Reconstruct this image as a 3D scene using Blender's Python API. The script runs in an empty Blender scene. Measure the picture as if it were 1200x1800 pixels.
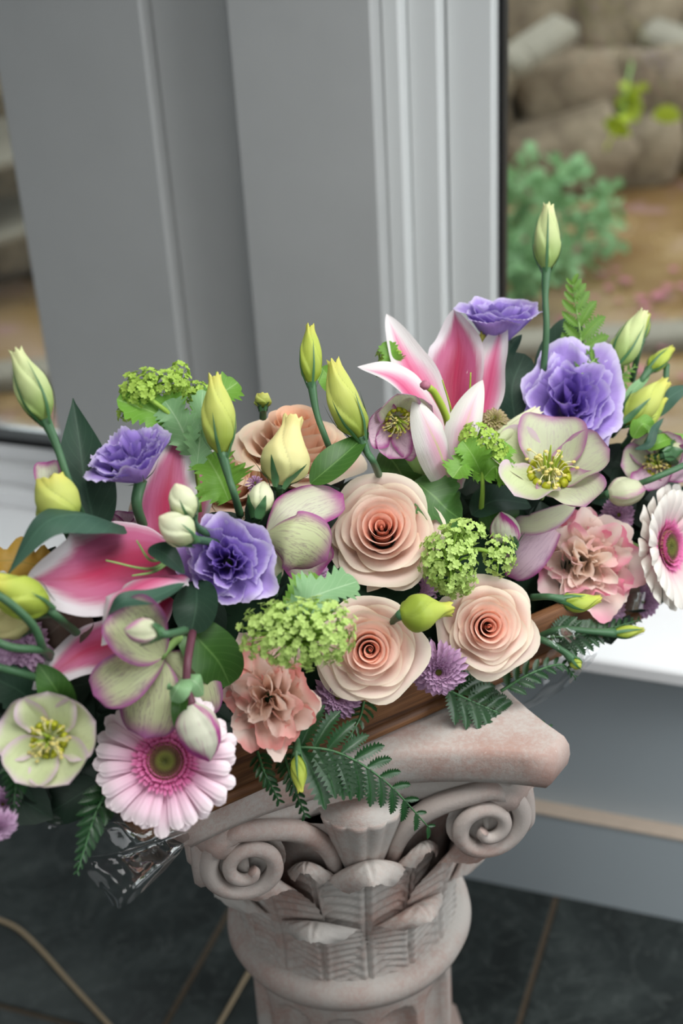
import bpy, math, random
import numpy as np
from mathutils import Matrix, Vector, noise as mnoise

# ---------------------------------------------------------------- camera, sky, light, exposure
SC = bpy.context.scene
COL = SC.collection
TH, ROLL, FPX = math.radians(29), 0.06, 2500.0
CAM = np.array([0.0, 0.0, 1.51])
FW = np.array([0, math.cos(TH), -math.sin(TH)])
_D0 = np.array([0, -math.sin(TH), -math.cos(TH)])
_R0 = np.array([1.0, 0, 0])
RT = _R0 * math.cos(ROLL) + _D0 * math.sin(ROLL)
UP = -(_D0 * math.cos(ROLL) - _R0 * math.sin(ROLL))
cd = bpy.data.cameras.new('camera')
cd.sensor_fit = 'VERTICAL'; cd.sensor_height = 36; cd.lens = 50
cd.clip_start = 0.05; cd.clip_end = 100
cd.dof.use_dof = True; cd.dof.focus_distance = 1.17; cd.dof.aperture_fstop = 3.7
co = bpy.data.objects.new('camera', cd); COL.objects.link(co)
_M = np.eye(4); _M[:3, 0] = RT; _M[:3, 1] = UP; _M[:3, 2] = -FW; _M[:3, 3] = CAM
co.matrix_world = Matrix(_M.tolist())
SC.camera = co

w = bpy.data.worlds.new('overcast_sky'); SC.world = w; w.use_nodes = True
bg = w.node_tree.nodes['Background']
bg.inputs[0].default_value = (0.90, 0.96, 1.0, 1); bg.inputs[1].default_value = 2.3

def area(name, loc, target, sx, sy, power, col):
    l = bpy.data.lights.new(name, 'AREA'); l.shape = 'RECTANGLE'; l.size = sx; l.size_y = sy
    l.energy = power; l.color = col
    o = bpy.data.objects.new(name, l); COL.objects.link(o)
    o.location = loc
    d = Vector(target) - Vector(loc)
    o.rotation_euler = d.to_track_quat('-Z', 'Y').to_euler()
    return o
# daylight of the side window on the right, and an added key lamp above the pedestal
area('daylight_side_window', (1.7, 0.45, 1.6), (0, 1.1, 0.85), 1.1, 1.3, 26, (0.96, 0.98, 1.0))
rl = area('added_overhead_key', (0.40, 0.72, 2.42), (0.22, 0.98, 0.8), 1.3, 0.9, 11.0, (1.0, 0.99, 0.97))
area('added_front_fill', (-0.7, -1.2, 1.75), (0, 1.2, 0.8), 2.0, 1.4, 17.0, (0.97, 0.99, 1.0))  # unseen fill lamp, added behind the camera to lift the pedestal front
rl.data.spread = math.radians(92)  # narrow beam keeps the added key off the upper wall

SC.view_settings.view_transform = 'Standard'; SC.view_settings.look = 'None'
SC.view_settings.gamma = 1.0; SC.view_settings.use_curve_mapping = False
SC.view_settings.exposure = 0.08
SC.cycles.max_bounces = 8; SC.cycles.transparent_max_bounces = 24

# ---------------------------------------------------------------- helpers
RNG = np.random.default_rng(7)
def nz(v):
    v = np.asarray(v, float); return v / max(1e-12, np.linalg.norm(v))
def depth0(px, py):                       # depth of the bouquet's outer surface along the view axis
    return 1.115 + 0.00026 * (px - 400) + 0.00006 * (900 - py)
def P(px, py, dz=0.0, d=None):            # world point seen at (px, py), dz metres behind the bouquet's surface
    dd = (depth0(px, py) + dz) if d is None else d
    return CAM + dd * (FW + RT * (px - 600) / FPX - UP * (py - 900) / FPX)
def pxm(px, py, dz=0.0):                  # metres per pixel there
    return (depth0(px, py) + dz) / FPX
def D(a, b, c):                           # direction: right, up, towards the lens
    return nz(RT * a + UP * b - FW * c)

def lin(c):
    return tuple(((x / 12.92) if x <= 0.04045 else ((x + 0.055) / 1.055) ** 2.4) for x in c)
def hx(h):
    h = h.lstrip('#'); return lin([int(h[i:i + 2], 16) / 255 for i in (0, 2, 4)])

def build_mesh(name, V, F, pa=None, smooth=True):
    V = np.asarray(V, np.float32).reshape(-1, 3)
    if not isinstance(F, list): F = [F]
    F = [np.asarray(f, np.int32) for f in F if len(f)]
    m = bpy.data.meshes.new(name)
    nl = sum(f.size for f in F); npoly = sum(len(f) for f in F)
    m.vertices.add(len(V)); m.vertices.foreach_set('co', V.ravel())
    m.loops.add(nl); m.loops.foreach_set('vertex_index', np.concatenate([f.ravel() for f in F]))
    tot = np.concatenate([np.full(len(f), f.shape[1], np.int32) for f in F])
    st = np.concatenate([[0], np.cumsum(tot)[:-1]]).astype(np.int32)
    m.polygons.add(npoly); m.polygons.foreach_set('loop_start', st); m.polygons.foreach_set('loop_total', tot)
    m.polygons.foreach_set('use_smooth', np.full(npoly, smooth, bool))
    if pa is not None:
        at = m.attributes.new('pa', 'FLOAT_COLOR', 'POINT')
        c = np.ones((len(V), 4), np.float32); c[:, :3] = np.asarray(pa, np.float32).reshape(-1, 3)
        at.data.foreach_set('color', c.ravel())
    m.update(calc_edges=True); m.validate()
    return m

class MB:                                  # gathers several shapes into one mesh
    def __init__(s): s.V = []; s.F = {}; s.A = []; s.n = 0
    def add(s, V, F, A=None):
        V = np.asarray(V, float).reshape(-1, 3)
        if not isinstance(F, list): F = [F]
        for f in F:
            f = np.asarray(f, int)
            if len(f): s.F.setdefault(f.shape[1], []).append(f + s.n)
        s.V.append(V); s.n += len(V)
        s.A.append(np.zeros((len(V), 3)) + 0.5 if A is None else np.asarray(A, float).reshape(-1, 3))
        return s
    def mesh(s, name, smooth=True):
        return build_mesh(name, np.concatenate(s.V), [np.concatenate(v) for v in s.F.values()], np.concatenate(s.A), smooth)

def obj(name, mesh, m=None, parent=None, loc=None, mat4=None):
    o = bpy.data.objects.new(name, mesh); COL.objects.link(o)
    if m is not None and mesh is not None and len(mesh.materials) == 0: mesh.materials.append(m)
    if parent is not None: o.parent = parent
    if mat4 is not None: o.matrix_basis = Matrix(np.asarray(mat4).tolist())
    elif loc is not None: o.location = loc
    return o
def tag(o, label=None, cat=None, group=None, kind=None):
    if label: o['label'] = label
    if cat: o['category'] = cat
    if group: o['group'] = group
    if kind: o['kind'] = kind
    return o

class Thing:                               # an Empty at the thing's base; parts are given in world or own coordinates
    def __init__(s, name, label, cat, M=None, group=None):
        s.M = np.eye(4) if M is None else np.asarray(M)
        s.I = np.linalg.inv(s.M)
        s.o = obj(name, None); s.o.matrix_world = Matrix(s.M.tolist())
        tag(s.o, label, cat, group)
    def loc(s, V):
        V = np.asarray(V, float).reshape(-1, 3); return V @ s.I[:3, :3].T + s.I[:3, 3]
    def part(s, name, mb, m, world=False, parent=None, kind=None, label=None):
        if isinstance(mb, tuple): mb = MB().add(*mb)
        if world: mb.V = [s.loc(v) for v in mb.V]
        o = obj(name, mb.mesh(name), m, parent or s.o)
        if kind: o['kind'] = kind
        if label: o['label'] = label
        return o
def frame(pos, z, spin=0.0, up=None):
    z = nz(z); u = UP if up is None else up
    x = np.cross(u, z)
    if np.linalg.norm(x) < 1e-3: x = RT
    x = nz(x); y = np.cross(z, x)
    c, s = math.cos(spin), math.sin(spin)
    M = np.eye(4); M[:3, 0] = x * c + y * s; M[:3, 1] = -x * s + y * c; M[:3, 2] = z; M[:3, 3] = pos
    return M

def gridF(nu, nv, wrap=False):
    i = np.arange(nu - 1)[:, None]; j = np.arange(nv if wrap else nv - 1)[None, :]
    a = i * nv + j; b = i * nv + (j + 1) % nv
    return np.stack([a, b, b + nv, a + nv], -1).reshape(-1, 4)
def crom(pts, n):
    p = np.asarray(pts, float)
    if len(p) == 2: return p[0] + (p[1] - p[0]) * np.linspace(0, 1, n)[:, None]
    q = np.vstack([2 * p[0] - p[1], p, 2 * p[-1] - p[-2]])
    out = []
    for u in np.linspace(0, len(p) - 1, n):
        k = min(int(u), len(p) - 2); t = u - k
        a, b, c, d = q[k:k + 4]
        out.append(0.5 * (2 * b + (c - a) * t + (2 * a - 5 * b + 4 * c - d) * t * t + (3 * b - a - 3 * c + d) * t ** 3))
    return np.array(out)
def tube(pts, r, n=7, ns=None, caps=True, A=None):
    C = crom(pts, ns or max(6, 4 * len(pts))); k = len(C)
    r = np.interp(np.linspace(0, 1, k), np.linspace(0, 1, np.size(r)), np.atleast_1d(r)) if np.size(r) > 1 else np.full(k, float(np.atleast_1d(r)[0]))
    T = np.gradient(C, axis=0); T /= np.linalg.norm(T, axis=1)[:, None] + 1e-12
    h = np.array([0, 0, 1.0]) if abs(T[0][2]) < 0.9 else np.array([1.0, 0, 0])
    X = nz(np.cross(T[0], h)); V = []
    th = np.linspace(0, 2 * np.pi, n, endpoint=False)
    for i in range(k):
        X = nz(X - T[i] * (X @ T[i])); Y = np.cross(T[i], X)
        V.append(C[i] + r[i] * (np.cos(th)[:, None] * X + np.sin(th)[:, None] * Y))
    V = np.array(V).reshape(-1, 3)
    AA = np.repeat(np.linspace(0, 1, k), n)
    F = [gridF(k, n, True)]
    if caps:
        F.append(np.arange(n)[None, ::-1]); F.append(np.arange((k - 1) * n, k * n)[None, :])
    return V, F, np.stack([AA, AA * 0 + .5, AA * 0], 1)

PROF = {  # half-width along a blade
    'leaf': lambda s: (s ** 0.7) * ((1 - s) ** 0.85) * 2.9,
    'ovate': lambda s: (s ** 0.55) * ((1 - s) ** 1.15) * 2.55,
    'broad': lambda s: (s ** 0.55) * ((1 - s) ** 0.5) * 2.06,
    'lily': lambda s: np.maximum((s ** 0.55) * ((1 - s) ** 0.75) * 2.42, 0.30 * (1 - s) ** .5),
    'round': lambda s: np.sqrt(np.clip(1 - ((s - .56) / .46) ** 2, 0, 1)) * (s > .0) + 0.12 * (s < .1),
    'strap': lambda s: np.minimum(1, .42 + .78 * s) * np.sqrt(np.clip(1 - np.clip((s - .86) / .14, 0, 1) ** 2, 0, 1)),
    'spike': lambda s: np.minimum(1, .5 + 5 * s) * (1 - s) ** .8,
    'hel': lambda s: np.maximum((s ** 0.6) * ((1 - s) ** 0.36) * 1.95, 0.12 * (1 - s)),
}
def blade(ctrl, W, hint, prof='leaf', cup=0.15, ruf=0.0, rf=3.0, ns=16, nt=9, teeth=0, tamp=0.0, lobes=0, lamp=0.0, f=0.5, seed=0, fold=0.0, droop=0.0, fine=0.0):
    rr = np.random.default_rng(seed)
    C = crom(ctrl, ns); s = np.linspace(0, 1, ns)
    T = np.gradient(C, axis=0); T /= np.linalg.norm(T, axis=1)[:, None] + 1e-12
    hint = np.asarray(hint, float)
    if hint.ndim == 2: hint = hint[0] + (hint[1] - hint[0]) * s[:, None]
    else: hint = np.repeat(hint[None], ns, 0)
    S = np.cross(T, hint); S /= np.linalg.norm(S, axis=1)[:, None] + 1e-12
    N = np.cross(S, T)
    wd = np.clip(PROF[prof](s), 0.015, None)
    if lobes: wd = wd * (1 + lamp * np.cos(2 * np.pi * (s * lobes + .1)))
    t = np.linspace(-1, 1, nt)
    wl = np.repeat(wd[:, None], nt, 1)
    if teeth:
        saw = (s * teeth) % 1.0
        wl = wl * (1 + tamp * (saw[:, None] - .5) * np.abs(t)[None] ** 2)
    p1, p2, p3, p4 = rr.uniform(0, 6.28, 4)
    st = np.sign(t)[None, :]
    env = np.sin(np.pi * np.clip(s, 0, 1) ** .8)[:, None] ** .6
    wave = np.sin(2 * np.pi * rf * s[:, None] + np.where(st > 0, p1, p2)) + .5 * np.sin(2 * np.pi * rf * 1.9 * s[:, None] + np.where(st > 0, p3, p4))
    off = W * (cup * wl * t[None] ** 2 + fold * wl * np.abs(t)[None] + ruf * env * wave * np.abs(t)[None] ** 2.2)
    if fine: off = off + W * fine * np.sin(2 * np.pi * 13 * s[:, None] + p3 + 3 * st) * env * np.abs(t)[None] ** 5
    off = off - W * droop * (s[:, None] ** 2)
    V = C[:, None] + S[:, None] * (W * wl * t[None] * np.sqrt(np.clip(1 - (cup * t[None]) ** 2 * .5, .3, 1)))[..., None] + N[:, None] * off[..., None]
    A = np.stack(np.broadcast_arrays(s[:, None], (t * .5 + .5)[None], np.array(f)), -1)
    return V.reshape(-1, 3), gridF(ns, nt), A.reshape(-1, 3)
def thick(V, F, A, nrm, th):               # gives a sheet a back face at th along nrm
    V2 = V + np.asarray(nrm) * th
    return np.vstack([V, V2]), [F, F[:, ::-1] + len(V)], np.vstack([A, A])

def box(c, s, R=None, bev=0.0):
    """box of size s about c with chamfered edges when bev > 0"""
    hx_, hy, hz = np.asarray(s, float) / 2
    V = []; 
    if bev <= 0:
        V = np.array([[x, y, z] for x in (-hx_, hx_) for y in (-hy, hy) for z in (-hz, hz)])
        F = [[0, 1, 3, 2], [4, 6, 7, 5], [0, 4, 5, 1], [2, 3, 7, 6], [0, 2, 6, 4], [1, 5, 7, 3]]
        F = [np.array(F)]
    else:
        b = min(bev, hx_ * .9, hy * .9, hz * .9); idx = {}
        for sx in (-1, 1):
            for sy in (-1, 1):
                for sz in (-1, 1):
                    idx[sx, sy, sz] = len(V)
                    V += [[sx * hx_, sy * (hy - b), sz * (hz - b)], [sx * (hx_ - b), sy * hy, sz * (hz - b)], [sx * (hx_ - b), sy * (hy - b), sz * hz]]
        q = []; tr = []
        I = lambda a, k: idx[a] + k
        for s_ in (-1, 1):
            for k in range(3):
                o = [(s_,) + p for p in ((-1, -1), (1, -1), (1, 1), (-1, 1))]
                o = [tuple(np.roll(a, k)) for a in o]
                f = [I(a, k) for a in o]; q.append(f if s_ > 0 else f[::-1])
        for k in range(3):
            k1, k2 = (k + 1) % 3, (k + 2) % 3
            for a in (-1, 1):
                for b_ in (-1, 1):
                    def cc(v):
                        r = [0, 0, 0]; r[k] = v; r[k1] = a; r[k2] = b_; return tuple(r)
                    f = [I(cc(-1), k1), I(cc(1), k1), I(cc(1), k2), I(cc(-1), k2)]
                    q.append(f if a * b_ < 0 else f[::-1])
        for a in idx:
            f = [I(a, 0), I(a, 1), I(a, 2)]; tr.append(f if a[0] * a[1] * a[2] > 0 else f[::-1])
        F = [np.array(q), np.array(tr)]; V = np.array(V)
    if R is not None: V = V @ np.asarray(R).T
    return V + np.asarray(c), F
def lathe(prof, n=64, axis=(0, 0)):
    p = np.asarray(prof, float); th = np.linspace(0, 2 * np.pi, n, endpoint=False)
    V = np.stack([p[:, 0, None] * np.cos(th) + axis[0], p[:, 0, None] * np.sin(th) + axis[1], np.repeat(p[:, 1, None], n, 1)], -1)
    A = np.zeros((len(p), n, 3)); A[..., 0] = np.linspace(0, 1, len(p))[:, None]
    return V.reshape(-1, 3), gridF(len(p), n, True), A.reshape(-1, 3)

# ---------------------------------------------------------------- materials
class NT:
    def __init__(s, name):
        s.m = bpy.data.materials.new(name); s.m.use_nodes = True
        s.t = s.m.node_tree; s.n = s.t.nodes; s.n.clear()
        s.out = s.n.new('ShaderNodeOutputMaterial')
    def new(s, k, **kw):
        x = s.n.new('ShaderNode' + k)
        for a, b in kw.items(): setattr(x, a, b)
        return x
    def put(s, sock, v):
        if isinstance(v, bpy.types.NodeSocket): s.t.links.new(v, sock)
        elif isinstance(v, (tuple, list)) and len(v) == 3 and sock.type == 'RGBA': sock.default_value = (*v, 1)
        else: sock.default_value = v
    def pa(s):
        a = s.new('Attribute', attribute_name='pa'); p = s.new('SeparateColor'); s.t.links.new(a.outputs['Color'], p.inputs[0])
        return p.outputs[0], p.outputs[1], p.outputs[2]
    def math(s, op, a, b=0.0, c=None, clamp=False):
        x = s.new('Math', operation=op, use_clamp=clamp); s.put(x.inputs[0], a); s.put(x.inputs[1], b)
        if c is not None: s.put(x.inputs[2], c)
        return x.outputs[0]
    def sm(s, v, a, b, lo=0.0, hi=1.0):
        x = s.new('MapRange', interpolation_type='SMOOTHSTEP'); s.put(x.inputs[0], v)
        for i, k in zip((1, 2, 3, 4), (a, b, lo, hi)): x.inputs[i].default_value = k
        return x.outputs[0]
    def mix(s, f, a, b):
        x = s.new('Mix', data_type='RGBA'); s.put(x.inputs[0], f); s.put(x.inputs[6], a); s.put(x.inputs[7], b); return x.outputs[2]
    def noise(s, scale, detail=3, vec=None, rough=.5, dist=0.0):
        x = s.new('TexNoise'); x.inputs['Scale'].default_value = scale; x.inputs['Detail'].default_value = detail
        x.inputs['Roughness'].default_value = rough; x.inputs['Distortion'].default_value = dist
        s.t.links.new(vec if vec is not None else s.coord(), x.inputs['Vector']); return x.outputs[0]
    def coord(s, sc=(1, 1, 1), kind='Object'):
        c = s.new('TexCoord')
        if sc == (1, 1, 1): return c.outputs[kind]
        mp = s.new('Mapping'); mp.inputs['Scale'].default_value = sc; s.t.links.new(c.outputs[kind], mp.inputs[0]); return mp.outputs[0]
    def vec(s, x, y, z):
        c = s.new('CombineXYZ'); s.put(c.inputs[0], x); s.put(c.inputs[1], y); s.put(c.inputs[2], z); return c.outputs[0]
    def ramp(s, f, stops):
        x = s.new('ValToRGB'); e = x.color_ramp.elements
        while len(e) < len(stops): e.new(0.5)
        for k, (p, c) in zip(e, stops): k.position = p; k.color = (*c, 1)
        s.put(x.inputs[0], f); return x.outputs[0]
    def rnd(s): return s.new('ObjectInfo').outputs['Random']
    def fin(s, col, rough=.5, spec=.3, trans=0.0, bump=None, bstr=.2, bdist=.001, tcol=None, sss=0.0, sheen=0.0):
        p = s.new('BsdfPrincipled'); s.put(p.inputs['Base Color'], col); s.put(p.inputs['Roughness'], rough)
        p.inputs['Specular IOR Level'].default_value = spec
        if sheen: p.inputs['Sheen Weight'].default_value = sheen
        if sss:
            p.inputs['Subsurface Weight'].default_value = sss; p.inputs['Subsurface Radius'].default_value = (.004, .003, .0025)
            p.inputs['Subsurface Scale'].default_value = 1.0
        if bump is not None:
            b = s.new('Bump'); b.inputs['Strength'].default_value = bstr; b.inputs['Distance'].default_value = bdist
            s.put(b.inputs['Height'], bump); s.t.links.new(b.outputs[0], p.inputs['Normal'])
        sh = p.outputs[0]
        if trans:
            tr = s.new('BsdfTranslucent'); s.put(tr.inputs[0], tcol if tcol is not None else col)
            mx = s.new('MixShader'); s.put(mx.inputs[0], trans); s.t.links.new(sh, mx.inputs[1]); s.t.links.new(tr.outputs[0], mx.inputs[2]); sh = mx.outputs[0]
        s.t.links.new(sh, s.out.inputs[0]); return s.m
    def edge(s, t): return s.math('ABSOLUTE', s.math('MULTIPLY_ADD', t, 2.0, -1.0))

MT = {}
def simple(name, col, rough=.5, spec=.3, var=.12, scale=60, trans=0.0, bstr=0.0):
    n = NT(name); v = n.noise(scale, 3)
    c = n.mix(v, tuple(x * (1 - var) for x in col), tuple(min(1, x * (1 + var)) for x in col))
    MT[name] = n.fin(c, rough, spec, trans, bump=v if bstr else None, bstr=bstr); return MT[name]

def petal_mat(name, inner, outer, rim, trans=.3, veins=.0, rimlo=.82, base=None, patchy=0.0):
    """inner heart colour -> outer petal colour by f, rim colour near the free edge"""
    n = NT(name); s, t, f = n.pa()
    c = n.mix(n.sm(f, .0, .65), inner, outer)
    c = n.mix(n.math('MULTIPLY', n.sm(s, .75, .2), .55), c, inner)
    e = n.math('MULTIPLY', n.sm(s, rimlo, 1.0), n.sm(f, .1, .8))
    if patchy: e = n.math('MULTIPLY', e, n.sm(n.noise(1, 1, n.vec(n.math('MULTIPLY', t, 2.6), n.math('MULTIPLY', f, 9), n.math('MULTIPLY', n.rnd(), 40))), .5 - patchy * .1, .5 + patchy * .12))
    c = n.mix(e, c, rim)
    if base is not None: c = n.mix(n.sm(s, .35, .05), c, base)
    nn = n.noise(1, 3, n.vec(n.math('MULTIPLY', t, 22), n.math('MULTIPLY', s, 3), f), .6)
    c = n.mix(n.math('MULTIPLY', n.sm(nn, .45, .75), veins), c, tuple(x * .62 for x in inner))
    MT[name] = n.fin(c, .55, .25, trans, bump=nn, bstr=.12, bdist=.002); return MT[name]
petal_mat('rose_petal', hx('#fecdb8'), hx('#fee6da'), hx('#faeeda'), .36, .02)
petal_mat('rose_petal_apricot', hx('#fdcfae'), hx('#fde2ce'), hx('#f8ead2'), .36, .02)
petal_mat('purple_petal', hx('#876ac4'), hx('#b49ae0'), hx('#dacff0'), .32, .2, .86, hx('#c0b2d2'))
petal_mat('blush_petal', hx('#fde4d2'), hx('#fde8dc'), hx('#f6a8a2'), .4, .02, .66, hx('#f4e8b6'), .6)
petal_mat('blush_pink_petal', hx('#fdecda'), hx('#fdeee4'), hx('#f294b2'), .4, .02, .62, hx('#f4ecc4'), .8)

def lily_mat(name, core, mid, white, edge0, edge1, rib):
    n = NT(name); s, t, f = n.pa(); e = n.edge(t)
    nn = n.noise(1, 4, n.vec(n.math('MULTIPLY', t, 26), n.math('MULTIPLY', s, 5), f), .6)
    d = n.math('ADD', n.math('ADD', n.math('MULTIPLY', e, .75), n.math('MULTIPLY', n.math('POWER', s, 3.0), .72)), n.math('MULTIPLY_ADD', nn, .22, -.11))
    c = n.mix(n.sm(d, 0.12, .52), core, mid)
    c = n.mix(n.sm(d, edge0, edge1), c, white)
    c = n.mix(n.math('MULTIPLY', n.sm(e, .10, .0), n.sm(s, .92, .3, 0, .7)), c, rib)
    MT[name] = n.fin(c, .45, .3, .25, bump=nn, bstr=.2, bdist=.003); return MT[name]
lily_mat('lily_inside', hx('#a83254'), hx('#bb5e84'), hx('#e0d9dd'), .55, .88, hx('#b02650'))
lily_mat('lily_inside_pale', hx('#dc6890'), hx('#e39fbb'), hx('#e4dfdf'), .36, .74, hx('#cc4c7c'))
lily_mat('lily_outside', hx('#dfaec0'), hx('#e2ccd4'), hx('#e0dfd8'), .3, .7, hx('#c3cf74'))

def hel_mat(name, mid, edge, veins, lo, hi, vein_amt):
    n = NT(name); s, t, f = n.pa(); e = n.edge(t)
    nn = n.noise(7, 3, n.vec(t, s, f))
    d = n.math('ADD', n.math('MAXIMUM', n.math('POWER', e, 2.0), n.math('POWER', s, 3.0)), n.math('MULTIPLY_ADD', nn, .3, -.15))
    c = n.mix(n.sm(d, lo, hi), mid, edge)
    br = n.noise(1, 3, n.vec(n.math('MULTIPLY', t, 13), n.math('MULTIPLY', s, 1.6), f), .6, .5)
    v = n.sm(n.math('ABSOLUTE', n.math('SUBTRACT', br, .5)), .035, .0)
    c = n.mix(n.math('MULTIPLY', v, vein_amt), c, veins)
    MT[name] = n.fin(c, .5, .3, .28, bump=br, bstr=.12, bdist=.002); return MT[name]
hel_mat('hellebore_pale', hx('#ccd6a6'), hx('#d8c2ce'), hx('#a9ad88'), .42, 1.0, .2)
hel_mat('hellebore_edged', hx('#c6cbab'), hx('#a8649a'), hx('#a886a0'), .42, 1.12, .25)
hel_mat('hellebore_magenta', hx('#d3d4bb'), hx('#a8488e'), hx('#9c7c90'), .3, 1.0, .35)
hel_mat('hellebore_back', hx('#c3ca9c'), hx('#a25a90'), hx('#7a5470'), .28, 1.0, .5)
hel_mat('hellebore_mauve', hx('#d9bccb'), hx('#a04a88'), hx('#92608a'), .5, 1.0, .35)

def leaf_mat(name, c0, c1, rib, rough=.38, spec=.4, trans=.14, vscale=9):
    n = NT(name); s, t, f = n.pa(); e = n.edge(t)
    v = n.math('ABSOLUTE', n.math('SUBTRACT', n.math('FRACT', n.math('MULTIPLY_ADD', s, vscale, n.math('MULTIPLY', e, -2.4))), .5))
    vein = n.sm(v, .07, .0)
    c = n.mix(n.noise(30, 3), c0, c1)
    c = n.mix(n.math('MULTIPLY', vein, .28), c, rib)
    c = n.mix(n.math('MULTIPLY', n.sm(e, .07, .0), .6), c, rib)
    MT[name] = n.fin(c, rough, spec, trans, bump=n.math('ADD', vein, n.noise(90, 2)), bstr=-.25, bdist=.0015); return MT[name]
leaf_mat('leaf_dark', hx('#1c3527'), hx('#2d4837'), hx('#3f5c48'), .5, .25)
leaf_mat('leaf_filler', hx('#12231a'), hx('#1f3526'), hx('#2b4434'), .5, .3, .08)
leaf_mat('leaf_blue', hx('#2c4a3e'), hx('#42624f'), hx('#587764'), .5, .28)
leaf_mat('leaf_green', hx('#2d5220'), hx('#45702c'), hx('#6d9450'), .42)
leaf_mat('leaf_bright', hx('#5d9130'), hx('#83b548'), hx('#a3c878'), .45, .35, .3)
leaf_mat('leaf_sage', hx('#6f9b66'), hx('#8fb888'), hx('#b4d0a8'), .5, .35, .25)
leaf_mat('leaf_golden', hx('#a2782a'), hx('#c2a048'), hx('#7c7a2c'), .5, .3, .25)
leaf_mat('leaf_brown', hx('#4a3f38'), hx('#665448'), hx('#75665a'), .55)
leaf_mat('fern_leaf', hx('#16371c'), hx('#254d27'), hx('#3f6b3e'), .36, .45, .12, 12)
leaf_mat('fern_light', hx('#4d7a24'), hx('#6f9a34'), hx('#8fae58'), .42, .35, .35, 12)
simple('stem', hx('#426646'), .45, .35); simple('stem_light', hx('#7fa05c'), .45); simple('stem_maroon', hx('#5c3440'), .45)
simple('stem_pale', hx('#b4c48c'), .45, .3, .1)

def bud_mat(name, low, high, tip):
    n = NT(name); s, t, f = n.pa()
    c = n.mix(n.sm(s, .1, .65), low, high); c = n.mix(n.sm(s, .72, 1.0), c, tip)
    g = n.sm(f, .0, .12)                    # furrow between the wrapped petals
    c = n.mix(n.math('MULTIPLY', n.math('SUBTRACT', 1.0, g), .35), c, tuple(x * .55 for x in low))
    nn = n.noise(1, 3, n.vec(n.math('MULTIPLY', t, 40), n.math('MULTIPLY', s, 3), 0))
    MT[name] = n.fin(c, .5, .3, .2, bump=nn, bstr=.15, bdist=.001); return MT[name]
bud_mat('bud_green', hx('#93ac62'), hx('#c8d498'), hx('#dde0a8'))
bud_mat('bud_yellow', hx('#93a544'), hx('#c6cd6c'), hx('#d6d26c'))
bud_mat('bud_lime', hx('#97ab3e'), hx('#b8c656'), hx('#cdcc5c'))
bud_mat('bud_cream', hx('#c9c98a'), hx('#eadfa0'), hx('#efe19a'))
bud_mat('bud_pale', hx('#c2cc9c'), hx('#dfe2c0'), hx('#e4dfc0'))
def hbud_mat(name, base, edge, lo):
    n = NT(name); s, t, f = n.pa()
    st = n.noise(1, 3, n.vec(n.math('MULTIPLY', t, 34), n.math('MULTIPLY', s, 2.2), 0), .6)
    d = n.math('ADD', n.math('MULTIPLY', f, .8), n.math('ADD', n.math('MULTIPLY', n.math('POWER', s, 3.0), .42), n.math('MULTIPLY_ADD', st, .4, -.2)))
    c = n.mix(n.sm(d, lo, lo + .35), base, edge); c = n.mix(n.math('MULTIPLY', n.sm(st, .56, .66), .3), c, edge)
    MT[name] = n.fin(c, .5, .3, .22, bump=st, bstr=.1, bdist=.001)
hbud_mat('hellebore_bud', hx('#d2d4bf'), hx('#a83c88'), .50); hbud_mat('bud_blush', hx('#c9cdab'), hx('#c48cab'), .58)
simple('sepal', hx('#3f6840'), .4, .4)
simple('floret', hx('#b9d478'), .5, .3, .16, 40, .25)
simple('floret_fresh', hx('#a9c858'), .5, .3, .2, 40, .25)
simple('floret_stalk', hx('#8fb248'), .5, .3, .2)
simple('nectary', hx('#a9ac22'), .4, .4, .3, 90); simple('filament', hx('#ddd8a0'), .5); simple('anther', hx('#cfc070'), .6)
simple('pistil_green', hx('#9cb340'), .4); simple('stigma', hx('#a8687c'), .5)

def ray_mat(name, base, mid, tip):
    n = NT(name); s, t, f = n.pa()
    c = n.mix(n.sm(s, .18, .6), base, mid); c = n.mix(n.sm(s, .5, 1.0), c, tip)
    nn = n.noise(1, 2, n.vec(n.math('MULTIPLY', t, 12), s, f))
    MT[name] = n.fin(c, .5, .3, .25, bump=nn, bstr=.2, bdist=.001); return MT[name]
ray_mat('gerbera_ray', hx('#e591bc'), hx('#f2cedf'), hx('#f9edf0'))
ray_mat('gerbera_ray_white', hx('#dca0b2'), hx('#e2d8d2'), hx('#e6e3da'))
ray_mat('gerbera_inner', hx('#b8487c'), hx('#d66aa0'), hx('#e28ab8'))
ray_mat('mum_ray', hx('#94628a'), hx('#bf94ba'), hx('#d6b6d2'))
ray_mat('mum_ray_deep', hx('#7c4e74'), hx('#a97da4'), hx('#c4a0c0'))
ray_mat('mum_green', hx('#7d8a34'), hx('#a3a850'), hx('#b09a80'))
n = NT('gerbera_disc'); s, t, f = n.pa()
MT['gerbera_disc'] = n.fin(n.ramp(s, [(0, hx('#3f4418')), (.4, hx('#6c6e2c')), (.66, hx('#5f4034')), (1, hx('#b0806c'))]), .6)
simple('mum_eye', hx('#5c5a20'), .7, .2, .3, 300)

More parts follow.
